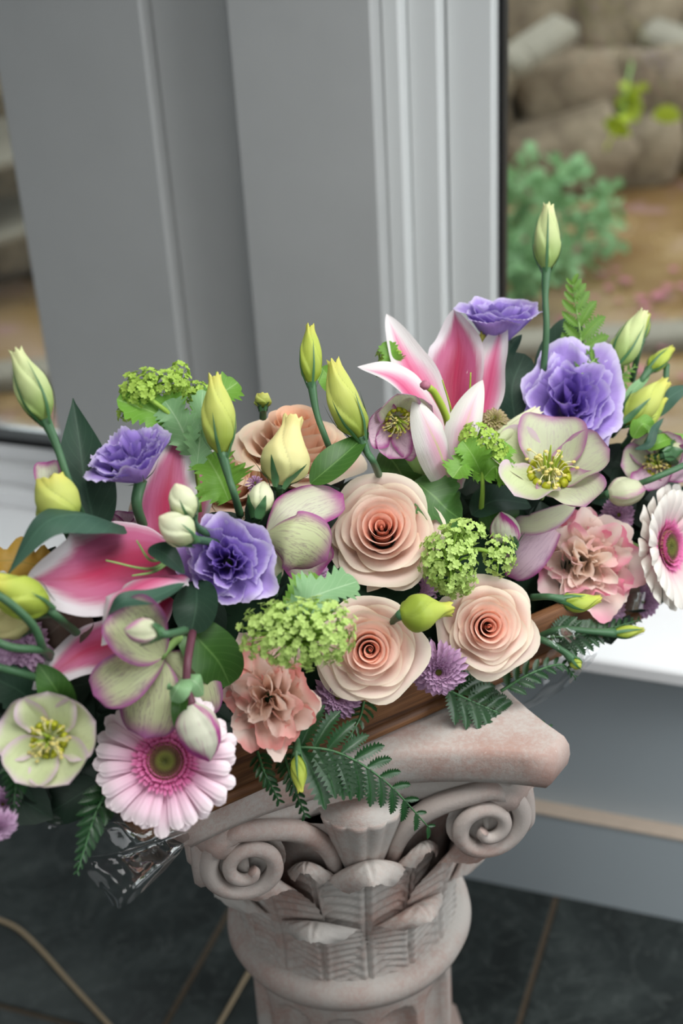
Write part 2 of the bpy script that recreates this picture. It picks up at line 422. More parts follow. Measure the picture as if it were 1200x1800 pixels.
def stone_mat():
    n = NT('terracotta_wash'); co_ = n.coord()
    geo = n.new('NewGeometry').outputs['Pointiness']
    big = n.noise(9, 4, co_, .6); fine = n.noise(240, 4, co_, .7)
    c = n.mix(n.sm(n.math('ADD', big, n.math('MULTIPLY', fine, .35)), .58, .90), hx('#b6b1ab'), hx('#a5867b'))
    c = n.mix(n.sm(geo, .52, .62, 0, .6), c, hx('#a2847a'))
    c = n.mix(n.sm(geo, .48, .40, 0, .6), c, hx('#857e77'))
    c = n.mix(n.sm(fine, .60, .72, 0, .5), c, hx('#c6bfb8'))
    MT['stone'] = n.fin(c, .85, .2, bump=n.math('ADD', fine, n.math('MULTIPLY', big, .5)), bstr=.35, bdist=.0015)
stone_mat()
def wood_mat():
    n = NT('basket_wood'); v = n.coord((3, 60, 60)); 
    g = n.noise(2.2, 5, v, .6, .7); g2 = n.noise(12, 3, n.coord((2, 90, 90)), .6)
    c = n.ramp(n.math('ADD', n.math('MULTIPLY', g, .75), n.math('MULTIPLY', g2, .25)), [(.3, hx('#38241a')), (.48, hx('#634228')), (.62, hx('#805a3a')), (.8, hx('#523424'))])
    MT['wood'] = n.fin(c, .5, .3, bump=g2, bstr=.2, bdist=.001)
wood_mat()
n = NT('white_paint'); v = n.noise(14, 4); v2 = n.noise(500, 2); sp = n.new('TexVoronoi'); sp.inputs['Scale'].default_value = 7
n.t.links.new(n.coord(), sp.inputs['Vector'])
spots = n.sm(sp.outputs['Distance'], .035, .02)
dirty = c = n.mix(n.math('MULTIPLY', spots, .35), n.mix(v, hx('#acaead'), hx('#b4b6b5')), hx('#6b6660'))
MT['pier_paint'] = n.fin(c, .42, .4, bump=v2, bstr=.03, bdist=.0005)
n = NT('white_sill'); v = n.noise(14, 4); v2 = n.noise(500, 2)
MT['pier_paint_lit'] = NT('pier_paint_lit').fin(hx('#cdd0cf'), .42, .4)  # pier paint lightened: window light on jambs and steps put into the colour
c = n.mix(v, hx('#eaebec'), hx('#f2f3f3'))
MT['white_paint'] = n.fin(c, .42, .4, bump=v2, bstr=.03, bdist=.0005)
simple('grey_paint', hx('#aeb8bd'), .5, .3, .04, 6); simple('room_paint', hx('#8f9498'), .7, .2, .05, 3)
simple('gasket', hx('#101112'), .5); simple('sill_dust', hx('#b8a898'), .6); simple('foam', hx('#16281a'), .95, .1, .3, 90)
simple('cord_tan', hx('#9a8a70'), .6)
def tile_mat():
    n = NT('slate_tile'); a = n.noise(5, 6, None, .62, 1.2); b = n.noise(11, 5, None, .6, 2.5)
    c = n.ramp(a, [(.3, hx('#181c1b')), (.5, hx('#272d2c')), (.72, hx('#3f4644'))])
    vein = n.sm(n.math('ABSOLUTE', n.math('SUBTRACT', b, .5)), .02, .0)
    c = n.mix(n.math('MULTIPLY', vein, .12), c, hx('#8d9490'))
    MT['tile'] = n.fin(c, n.sm(a, .3, .7, .28, .45), .45, bump=a, bstr=.15, bdist=.002)
tile_mat(); simple('grout', hx('#544a3e'), .9, .1, .2, 80)
def glass_mat(name, base_mix, tint, rough, gain):
    n = NT(name); tr = n.new('BsdfTransparent'); tr.inputs[0].default_value = (*tint, 1)
    gl = n.new('BsdfGlossy'); gl.inputs['Roughness'].default_value = rough
    fr = n.new('Fresnel'); fr.inputs[0].default_value = 1.5
    mx = n.new('MixShader'); n.put(mx.inputs[0], n.math('MULTIPLY_ADD', fr.outputs[0], gain, base_mix, clamp=True))
    n.t.links.new(tr.outputs[0], mx.inputs[1]); n.t.links.new(gl.outputs[0], mx.inputs[2]); n.t.links.new(mx.outputs[0], n.out.inputs[0])
    MT[name] = n.m
glass_mat('window_glass', 0.0, (.97, .99, .98), .0, .7)
glass_mat('cellophane', 0.008, (.965, .965, .97), .05, .3)
def garden_mats():
    n = NT('garden_stone'); a = n.noise(5, 6, None, .7); b = n.noise(26, 4, None, .7); r = n.rnd()
    c = n.ramp(n.math('ADD', n.math('MULTIPLY', a, .6), n.math('MULTIPLY', b, .4)), [(.3, hx('#453d33')), (.44, hx('#766a58')), (.56, hx('#93856f')), (.72, hx('#b4a996'))])
    c = n.mix(n.math('MULTIPLY', r, .3), c, hx('#8a7464'))
    MT['garden_stone'] = n.fin(c, .9, .2, bump=b, bstr=.6, bdist=.02)
    simple('coping_stone', hx('#8e8779'), .85, .2, .2, 14); simple('garden_soil', hx('#3a2f26'), .95, .1, .4, 12)
    n = NT('wet_paving'); a = n.noise(1.6, 5, None, .6); b = n.noise(7, 4)
    c = n.ramp(a, [(.35, hx('#7c5f3c')), (.5, hx('#967a52')), (.65, hx('#a58b76'))]); c = n.mix(n.sm(b, .55, .72, 0, .55), c, hx('#a8808a'))
    MT['wet_paving'] = n.fin(c, n.sm(a, .4, .6, .12, .6), .5, bump=b, bstr=.2, bdist=.02)
    simple('bush_leaf', hx('#86ad7a'), .5, .3, .3, 30, .25); simple('sprig_leaf', hx('#a9b83a'), .5, .3, .3, 20, .3); simple('petal_litter', hx('#b06a78'), .7)
garden_mats()
# ---------------------------------------------------------------- the room
W0 = np.array([.195, 1.593, 0.0]); _a = math.radians(21)
EA = np.array([math.cos(_a), -math.sin(_a), 0]); EO = np.array([math.sin(_a), math.cos(_a), 0]); EZ = np.array([0, 0, 1.0])
WR = np.stack([EA, EO, EZ], 1)
def W(a, o, z): return W0 + EA * a + EO * o + EZ * z
def wbox(a0, a1, o0, o1, z0, z1, bev=.0):
    return box(W((a0 + a1) / 2, (o0 + o1) / 2, (z0 + z1) / 2), (a1 - a0, o1 - o0, z1 - z0), WR, bev)
def struct(name, vf, m, parent=None):
    mb = vf if isinstance(vf, MB) else MB().add(*vf)
    o = obj(name, mb.mesh(name, False), MT[m], parent)
    if parent is None: o['kind'] = 'structure'
    return o
TOP = 2.35
wb = struct('wall_back', wbox(-2.6, 2.2, 0, .25, 0, .42), 'grey_paint')
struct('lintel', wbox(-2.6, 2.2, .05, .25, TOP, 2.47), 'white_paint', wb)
bb = struct('baseboard_back', wbox(-2.6, 2.2, -.026, 0, 0, .149), 'grey_paint')
struct('ledge', wbox(-2.6, 2.2, -.0275, 0, .149, .152), 'sill_dust', bb)
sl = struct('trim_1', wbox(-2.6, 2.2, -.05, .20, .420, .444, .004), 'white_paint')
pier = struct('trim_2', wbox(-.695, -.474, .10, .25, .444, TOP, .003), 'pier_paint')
for a0, a1, o0, pm in ((-.474, -.35, .125, 'pier_paint'), (-.35, -.165, .08, 'pier_paint'), (-.165, -.1405, .11, 'pier_paint_lit'), (-.1405, -.1005, .135, 'pier_paint_lit')):
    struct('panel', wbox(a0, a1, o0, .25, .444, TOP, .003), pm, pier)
def window(name, a0, a1, jl, jr):
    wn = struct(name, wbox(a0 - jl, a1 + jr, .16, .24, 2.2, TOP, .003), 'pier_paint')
    if jl: struct('jamb', wbox(a0 - jl, a0 - .006, .16, .24, .444, 2.2, .0025), 'pier_paint_lit', wn)
    if jr: struct('jamb', wbox(a1 + .006, a1 + jr, .16, .24, .444, 2.2, .0025), 'pier_paint_lit', wn)
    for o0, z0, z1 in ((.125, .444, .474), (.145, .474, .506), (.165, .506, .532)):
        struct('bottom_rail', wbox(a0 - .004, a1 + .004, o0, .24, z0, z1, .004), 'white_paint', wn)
    struct('glazing_bead', wbox(a0 - .006, a0 - .0035, .168, .2, .53, 2.2), 'pier_paint_lit', wn)
    g = MB(); g.add(*wbox(a0 - .0035, a0 + .0035, .176, .2, .53, 2.2)); g.add(*wbox(a1 - .004, a1 + .006, .176, .2, .53, 2.2))
    g.add(*wbox(a0, a1, .17, .2, .532, .545)); struct('gasket', g, 'gasket', wn)
    g = MB(); g.add(*wbox(a0, a1, .186, .190, .545, 2.2)); struct('pane', g, 'window_glass', wn)
    return wn
window('window_1', -.0345, 1.9, .064, .08)
window('window_2', -2.3, -.703, .08, .0)
# floor of dark slate tiles
fl = struct('floor', box((0, .4, -.02), (6, 6, .034)), 'grout')
tm = MB().add(*box((0, 0, 0), (.443, .443, .008), None, .0015)).mesh('tile', False); tm.materials.append(MT['tile'])
for i in range(-5, 6):
    for j in range(0, 6):
        c = W(-.125 + .451 * i, -.215 - .451 * j, 0)
        if abs(c[0]) > 2.1 or c[1] < -1.4: continue
        o = obj('tile', tm, None, fl); M = np.eye(4); M[:3, :3] = WR; M[:3, 3] = c + np.array([0, 0, -.0035 + RNG.uniform(-.0004, .0004)])
        o.matrix_basis = Matrix(M.tolist())
struct('wall_left', box((-2.25, .5, 1.2), (.1, 4.4, 2.55)), 'room_paint')
struct('wall_right', box((2.25, 0, 1.2), (.1, 3.4, 2.55)), 'room_paint')
struct('wall_front', box((0, -1.65, 1.2), (4.6, .1, 2.55)), 'room_paint')
struct('ceiling', box((0, .5, 2.5), (4.6, 4.4, .06)), 'room_paint')

# ---------------------------------------------------------------- the garden beyond the glass
GZ = .08
g = struct('ground', box((0, 6, GZ - .05), (16, 7.6, .1)), 'wet_paving'); 
k = struct('kerb_strip', box((.9, 3.36, GZ + .02), (3.6, .12, .05), None, .012), 'coping_stone'); k['kind'] = 'structure'
struct('bank', box((0, 7.4, .7), (14, 1.6, 1.8), None, .3), 'garden_soil')
def stone_mesh(seed, sx, sy, sz):
    rr = np.random.default_rng(seed); u = np.linspace(-np.pi / 2, np.pi / 2, 11); v = np.linspace(0, 2 * np.pi, 18, endpoint=False)
    pw = lambda x, p: np.sign(x) * np.abs(x) ** p
    cu, su, cv, sv = np.cos(u)[:, None], np.sin(u)[:, None], np.cos(v)[None], np.sin(v)[None]
    e = .32
    V = np.stack([pw(cu, e) * pw(cv, e), pw(cu, e) * pw(sv, e), pw(su, e) + 0 * cv], -1).reshape(-1, 3)
    V = V / (1 + .06 * np.abs(V).sum(1, keepdims=True))
    o = rr.uniform(0, 50, 3)
    d = np.array([mnoise.fractal(Vector((p * 1.4 + o).tolist()), 1.0, 2.0, 3) for p in V])
    V = V * (1 + .24 * d[:, None]); V[:, 2] += rr.uniform(-.3, .3) * V[:, 0]
    return build_mesh('stone', V * np.array([sx, sy, sz]) * .58, gridF(11, 18, True))
def stone_row(y0, y1, x0, x1, z, h, seed, par):
    rr = np.random.default_rng(seed); x = x0
    while x < x1:
        wd = rr.uniform(.2, .42); hh = h * rr.uniform(.85, 1.15); f = (x + wd / 2 - x0) / (x1 - x0)
        o = obj('stone', stone_mesh(int(rr.integers(1e6)), wd, .4, hh), MT['garden_stone'], par)
        o.location = (x + wd / 2, y0 + (y1 - y0) * f + rr.uniform(-.1, .1), z + h / 2); o.rotation_euler = (rr.uniform(-.1, .1), rr.uniform(-.16, .16), rr.uniform(-.2, .2))
        x += wd * .97
sw = obj('garden_wall', None); tag(sw, 'rockery wall of rough tan stones beyond the right window', 'stone wall')
for r in range(6): stone_row(4.75 + .12 * r, 5.25 + .12 * r, -.15 + .11 * (r % 2), 3.0, GZ + .205 * r, .22, 10 + r, sw)
sw2 = obj('garden_wall', None); tag(sw2, 'rough stone wall with pale slabs seen through the left window', 'stone wall')
for r in range(5): stone_row(3.7 + .1 * r, 4.5 + .1 * r, -3.4 + .1 * (r % 2), -.3, GZ + .19 * r, .2, 30 + r, sw2)
for z_, tilt in ((.46, -.12), (.24, -.16), (.84, -.1)):
    o = obj('slab', MB().add(*box((0, 0, 0), (1.5, .34, .035), None, .01)).mesh('slab', False), MT['coping_stone'], sw2)
    o.location = (-1.35, 3.92, z_); o.rotation_euler = (.1, tilt, .3)
for i, (px, py, d, rz, wd) in enumerate(((955, 72, 4.62, .5, .22), (1180, 70, 4.75, -.5, .2), (1010, 5, 4.95, .1, .2), (905, 105, 4.55, .2, .08))):
    o = obj('slab', MB().add(*box((0, 0, 0), (wd, .13, .07), None, .02)).mesh('slab', False), MT['coping_stone'], sw)
    o.location = P(px, py, d=d); o.rotation_euler = (.25, -.35 * (1 if rz > 0 else -.9), rz)
def leaf_cluster(mb, pts, size, seed):
    rr = np.random.default_rng(seed)
    for p in pts:
        dirv = nz(rr.normal(size=3)); L = size * rr.uniform(.7, 1.3)
        mb.add(*blade([p, p + dirv * L * .5 + [0, 0, .01], p + dirv * L], L * .33, nz(rr.normal(size=3) + [0, 0, 1.2]), 'broad', .2, ns=5, nt=3))
def bush(name, label, c, r, n, size, mat, seed, group=None):
    rr = np.random.default_rng(seed); T = Thing(name, label, 'plant', frame(np.array([c[0], c[1], GZ]), [0, 0, 1], up=np.array([0, 1., 0])), group)
    c = np.asarray(c, float); q = rr.normal(size=(n, 3)); q *= (rr.uniform(0, 1, (n, 1)) ** .4 / np.linalg.norm(q, axis=1, keepdims=True)); pts = c + q * np.asarray(r)
    pts[:, 2] = np.maximum(pts[:, 2], GZ + .02)
    mb = MB(); leaf_cluster(mb, pts, size, seed); T.part('foliage', mb, MT[mat], world=True, kind='stuff')
    for k in range(5):
        q = pts[int(rr.integers(n))]; st = MB().add(*tube([[c[0] + .03 * k - .06, c[1], GZ], (q + [c[0], c[1], GZ]) / 2 + [0, 0, .03], q], .006, 5))
        T.part('stem', st, MT['stem'], world=True)
bush('garden_bush', 'green leafy bush at the foot of the rockery beside the window frame', P(938, 395, d=4.1), (.28, .25, .20), 300, .055, 'bush_leaf', 3)
bush('garden_bush', 'low pale green plant on the paving below the leafy bush', P(915, 470, d=3.8), (.16, .14, .08), 110, .06, 'bush_leaf', 4)
T = Thing('wall_sprig', 'yellow green sprig hanging from the rockery stones', 'plant', frame(P(1105, 130, d=4.45), [0, 0, 1], up=np.array([0, 1., 0])))
T.part('stem', tube([P(1110, 110, d=4.5), P(1098, 170, d=4.4), P(1090, 230, d=4.4)], .005, 5), MT['stem_light'], True)
for px, py in ((1085, 150), (1110, 160), (1075, 205), (1100, 205), (1130, 190), (1145, 205), (1060, 215), (1090, 225), (1120, 215)):
    p = P(px, py, d=4.4); mb = MB(); leaf_cluster(mb, [p], .10, px); T.part('leaf', mb, MT['sprig_leaf'], True)
bush('wall_plant', 'bright green plant on top of the rockery', P(1180, 2, d=5.3), (.2, .12, .07), 60, .1, 'sprig_leaf', 6)
mb = MB(); rr = np.random.default_rng(5)
for i in range(150):
    p = np.array([rr.uniform(.6, 1.6), rr.uniform(3.0, 3.9), GZ + .012]); L = rr.uniform(.02, .05)
    d_ = nz([rr.normal(), rr.normal(), .1]); mb.add(*blade([p, p + d_ * L * .5, p + d_ * L], L * .4, [0, 0, 1], 'broad', .2, ns=5, nt=3))
tag(obj('fallen_leaves', mb.mesh('fallen_leaves'), MT['petal_litter']), 'fallen pinkish leaves scattered on the wet paving', 'leaf litter', kind='stuff')
# tan cord on the tiles
def PF(px, py, z=.004):
    r = FW + RT * (px - 600) / FPX - UP * (py - 900) / FPX; return CAM + r * ((z - CAM[2]) / r[2])
cord = MB().add(*tube([PF(*p) for p in ((-60, 1598), (-10, 1614), (30, 1632), (70, 1668), (120, 1724), (190, 1800), (270, 1880), (330, 1885), (385, 1800), (425, 1730), (452, 1680), (480, 1600))], .0032, 7, 80))
tag(obj('cord', cord.mesh('cord'), MT['cord_tan']), 'loose tan cord lying in a loop on the dark tiles left of the pedestal', 'cord')

# ---------------------------------------------------------------- the pedestal
H = .75; PC = np.array([-.017, 1.08, 0])
ped = Thing('pedestal', 'weathered white-washed terracotta pedestal with a carved leaf capital under the basket', 'pedestal', frame(PC, [0, 0, 1], math.radians(9), up=np.array([0, 1.0, 0])))
def abacus(levels, h, sag, ch):
    x = np.linspace(-(h - ch), h - ch, 15); side = np.stack([x, -h + sag * (1 - (x / (h - ch)) ** 2)], 1)
    ol = np.vstack([side @ np.array([[math.cos(a), math.sin(a)], [-math.sin(a), math.cos(a)]]) for a in (0, np.pi / 2, np.pi, 3 * np.pi / 2)])
    V = np.concatenate([np.c_[ol * s, np.full(len(ol), z)] for s, z in levels]); k = len(ol)
    return V, [gridF(len(levels), k, True), np.arange((len(levels) - 1) * k, len(levels) * k)[None], np.arange(k)[None, ::-1]]
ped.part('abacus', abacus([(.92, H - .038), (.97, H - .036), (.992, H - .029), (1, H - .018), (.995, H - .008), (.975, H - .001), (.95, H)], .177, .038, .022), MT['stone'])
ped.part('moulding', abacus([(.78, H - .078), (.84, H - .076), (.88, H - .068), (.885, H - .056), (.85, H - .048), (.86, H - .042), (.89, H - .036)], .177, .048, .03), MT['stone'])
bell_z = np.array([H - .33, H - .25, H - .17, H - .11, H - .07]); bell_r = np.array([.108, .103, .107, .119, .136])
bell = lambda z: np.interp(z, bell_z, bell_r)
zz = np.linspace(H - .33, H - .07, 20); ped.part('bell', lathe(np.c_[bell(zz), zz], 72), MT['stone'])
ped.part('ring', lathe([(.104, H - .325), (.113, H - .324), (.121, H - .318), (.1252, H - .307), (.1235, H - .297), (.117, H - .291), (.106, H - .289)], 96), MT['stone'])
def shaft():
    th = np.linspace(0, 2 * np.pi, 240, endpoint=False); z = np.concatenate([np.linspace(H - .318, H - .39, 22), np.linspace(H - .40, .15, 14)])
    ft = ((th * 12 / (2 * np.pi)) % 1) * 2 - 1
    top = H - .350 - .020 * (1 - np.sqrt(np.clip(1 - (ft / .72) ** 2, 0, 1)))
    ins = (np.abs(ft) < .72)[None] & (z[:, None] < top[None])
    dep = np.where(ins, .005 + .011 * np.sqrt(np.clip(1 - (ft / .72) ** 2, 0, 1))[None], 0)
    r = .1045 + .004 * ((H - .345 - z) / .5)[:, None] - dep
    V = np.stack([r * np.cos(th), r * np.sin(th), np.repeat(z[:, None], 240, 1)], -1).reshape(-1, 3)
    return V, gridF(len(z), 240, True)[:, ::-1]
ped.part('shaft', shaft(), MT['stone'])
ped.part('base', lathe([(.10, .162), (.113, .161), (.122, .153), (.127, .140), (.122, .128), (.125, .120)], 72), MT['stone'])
ped.part('plinth', box((0, 0, .061), (.29, .29, .122), None, .006), MT['stone'])
def acanthus(th0, zb, h, wid, curl, out, ribs):
    ns, nt = 64, 37; s = np.linspace(0, 1, ns)[:, None]; t = np.linspace(-1, 1, nt)[None]
    k = .72; q = np.clip((s - k) / (1 - k), 0, 1)
    hood = 1 - .55 * t ** 2
    z = zb + np.minimum(s / k, 1) * h * (1 - .10 * t ** 2) + curl * hood * np.sin(q * 2.7)
    rho = bell(zb + np.minimum(s / k, 1) * h) + .004 + out * np.minimum(s / k, 1) ** 2 + curl * hood * (1 - np.cos(q * 2.7))
    wp = wid * np.where(s < k, .80 + .20 * np.sin(np.clip(s / k, 0, 1) * 2.6), (.80 + .2 * math.sin(2.6)) * np.sqrt(np.clip(1 - (q * .86) ** 2, .02, 1)))
    a = np.abs(t)
    rib = np.sin(2 * np.pi * (ribs * s - 2.6 * a + 1.0 * a * a))
    rel = .0015 * rib * np.clip(a * 5, 0, 1) * np.clip((1 - a) * 5, 0, 1) ** .5 - .0022 * np.exp(-(a / .05) ** 2) + .0016 * np.exp(-((a - .12) / .06) ** 2)
    rel = (rel - .004 * a ** 3) * (1 - .45 * np.clip(q * 4, 0, 1))
    edge = 1 + .02 * np.sin(2 * np.pi * ribs * s) * a ** 4
    rho = rho + rel * np.where(q > 0, np.cos(q * 2.2), 1); z = z + rel * np.where(q > 0, np.sin(q * 2.2), 0)
    th = th0 + t * wp * edge / np.maximum(rho, .09)
    V = np.stack([rho * np.cos(th), rho * np.sin(th), z + 0 * th], -1)
    return V.reshape(-1, 3), gridF(ns, nt)
ZB = H - .291
for k in range(4):
    ped.part('leaf', acanthus(-np.pi / 2 + k * np.pi / 2, ZB, .164, .042, .017, .012, 19), MT['stone'])
    ped.part('leaf', acanthus(-np.pi / 4 + k * np.pi / 2, ZB, .160, .050, .024, .026, 18), MT['stone'])
for k in range(8):
    ped.part('leaf', acanthus(-np.pi / 2 + (k + .5) * np.pi / 4, ZB, .082, .042, .014, .010, 13), MT['stone'])
for k in range(8):                          # slim stalk leaves between the large ones
    ped.part('stalk', acanthus(-np.pi / 2 + (k + .5) * np.pi / 4, ZB + .02, .150, .024, .008, .012, 14), MT['stone'])
def rotz(V, a): c, s = math.cos(a), math.sin(a); return np.asarray(V) @ np.array([[c, s, 0], [-s, c, 0], [0, 0, 1]])
for k in range(4):
    for sg in (-1, 1):
        c = np.array([.106 * sg, -.140, H - .090]); mb = MB()
        pts = [[.024 * sg, -.112, H - .15], [.034 * sg, -.122, H - .105], [.060 * sg, -.132, H - .072]]
        rad = [.007, .009, .010]
        for a in np.linspace(0, 1.75 * 2 * np.pi, 34):
            r = .032 * (1 - a / (1.75 * 2 * np.pi)) ** .85 + .004; ang = np.pi / 2 - sg * (a + .35 - .35)
            pts.append([c[0] + r * math.cos(ang), c[1] - .002 - .010 * (a / 11), c[2] + r * math.sin(ang)]); rad.append(.0095 - .0045 * a / 11)
        mb.add(*tube(pts, rad, 8, 150)[:2])
        y = np.linspace(0, 1, 9)[:, None]; th = np.linspace(0, 2 * np.pi, 28, endpoint=False)[None]   # scroll body behind the spiral
        rr_ = .035 - .004 * np.sin(np.pi * y)
        sh = np.array([.036 * sg, .0]); 
        V = np.stack([c[0] + rr_ * np.cos(th) + .006 * sg * y, c[1] + .002 + .034 * y + 0 * th, c[2] + rr_ * np.sin(th)], -1)
        mb.add(V.reshape(-1, 3), [gridF(9, 28, True), np.arange(28)[None], np.arange(8 * 28, 9 * 28)[None]])
        mb.V = [rotz(v, k * np.pi / 2) for v in mb.V]
        ped.part('volute', mb, MT['stone'])
    th = np.linspace(0, 2 * np.pi, 96, endpoint=False)[None]; u = np.linspace(0, 1, 14)[:, None]   # fluted bud under the abacus
    r = (.013 + .022 * u ** .8) * (1 + .10 * np.abs(np.sin(6 * th)) * u ** .3); zc = H - .148 + .085 * u
    V = np.stack([r * np.cos(th), -.112 - .012 * u + r * np.sin(th) * .8, zc + 0 * th], -1).reshape(-1, 3)
    ped.part('fluted_bud', (rotz(V, k * np.pi / 2), [gridF(14, 96, True), np.arange(96)[None, ::-1], np.arange(13 * 96, 14 * 96)[None]]), MT['stone'])

# ---------------------------------------------------------------- the basket and its cellophane
BX = nz([.859, .512, 0]); BY = np.array([-BX[1], BX[0], 0]); BL, BW, BH = .525, .20, .062
BC = np.array([.054, .984, H]) + BY * BW / 2
Mb = np.eye(4); Mb[:3, 0] = BX; Mb[:3, 1] = BY; Mb[:3, 2] = [0, 0, 1]; Mb[:3, 3] = BC + np.array([0, 0, .001])
bk = Thing('wooden_basket', 'long shallow brown wooden trough holding the flowers on the pedestal', 'basket', Mb)
bk.part('base_board', box((0, 0, .006), (BL, BW, .012), None, .004), MT['wood'])
for sy in (-1, 1): bk.part('side_board', box((0, sy * (BW / 2 - .007), .012 + .022), (BL - .006, .012, .044), None, .004), MT['wood'])
for sx in (-1, 1): bk.part('end_board', box((sx * (BL / 2 - .010), 0, .033), (.012, BW - .028, .040), None, .003), MT['wood'])
fo = Thing('floral_foam', 'dark green floral foam hidden among the stems in the basket', 'floral foam', Mb)
u = np.linspace(0, np.pi / 2, 12)[:, None]; v = np.linspace(0, 2 * np.pi, 40, endpoint=False)[None]
pw = lambda x, p: np.sign(x) * np.abs(x) ** p
V = np.stack([.235 * np.cos(u) ** .5 * pw(np.cos(v), .5), .075 * np.cos(u) ** .5 * pw(np.sin(v), .5), .013 + .12 * np.sin(u) ** .7 + 0 * v], -1)
fo.part('block', (V.reshape(-1, 3), [gridF(12, 40, True), np.arange(40)[None, ::-1]]), MT['foam'])

def sheet(pts_rows, nu, nv, wr, seed):       # a crumpled sheet through rows of points
    R = np.array([crom(r, nv) for r in pts_rows]); G = np.array([crom(R[:, j], nu) for j in range(nv)]).transpose(1, 0, 2)
    rr = np.random.default_rng(seed); o = rr.uniform(0, 20, 3)
    nrm = D(0, .2, 1)
    d = np.array([[mnoise.fractal(Vector((G[i, j] * [40, 40, 16] + o).tolist()), 1, 2, 3) - .6 * abs(mnoise.noise(Vector((G[i, j] * [70, 30, 70] + o).tolist()))) for j in range(nv)] for i in range(nu)])
    return (G + wr * d[..., None] * nrm).reshape(-1, 3), gridF(nu, nv)
cel = MB()
cel.add(*sheet([[P(40, 1400, .10), P(180, 1380, .10), P(310, 1390, .11)], [P(64, 1432, .06), P(190, 1440, .05), P(330, 1440, .075)],
                [P(128, 1504, .05), P(215, 1492, .04), P(330, 1455, .07)], [P(134, 1512, .055), P(215, 1502, .05), P(330, 1462, .075)],
                [P(170, 1558, .05), P(232, 1556, .035), P(330, 1480, .07)], [P(196, 1592, .045), P(222, 1592, .035), P(290, 1530, .06)]], 40, 40, .004, 2))
tag(obj('cellophane_wrap', cel.mesh('cellophane_wrap'), MT['cellophane']), 'clear cellophane flap hanging over the dark floor below the pink gerbera', 'cellophane')
cel = MB(); cel.add(*sheet([[P(905, 1215, .03), P(960, 1150, .03), P(1060, 1120, .03)], [P(915, 1232, .03), P(980, 1190, .02), P(1050, 1148, .03)], [P(922, 1250, .04), P(985, 1215, .035), P(1040, 1165, .04)]], 24, 30, .004, 5))
cel.add(*sheet([[P(1060, 1060, .02), P(1100, 1045, .02), P(1135, 1040, .03)], [P(1060, 1080, .02), P(1100, 1075, .01), P(1130, 1070, .03)]], 10, 16, .003, 6))
cel.add(*sheet([[P(960, 1120, -.012), P(985, 1105, -.012), P(1010, 1100, -.005)], [P(962, 1160, -.015), P(990, 1140, -.02), P(1015, 1120, -.01)]], 24, 24, .008, 9))
tag(obj('cellophane_wrap', cel.mesh('cellophane_wrap'), MT['cellophane']), 'clear cellophane edge at the right end of the basket above the sill', 'cellophane', None)
# ---------------------------------------------------------------- flower builders
def stem_part(T, pts, r, m='stem', name='stem', parent=None):
    T.part(name, tube(pts, r, 8), MT[m], True, parent)

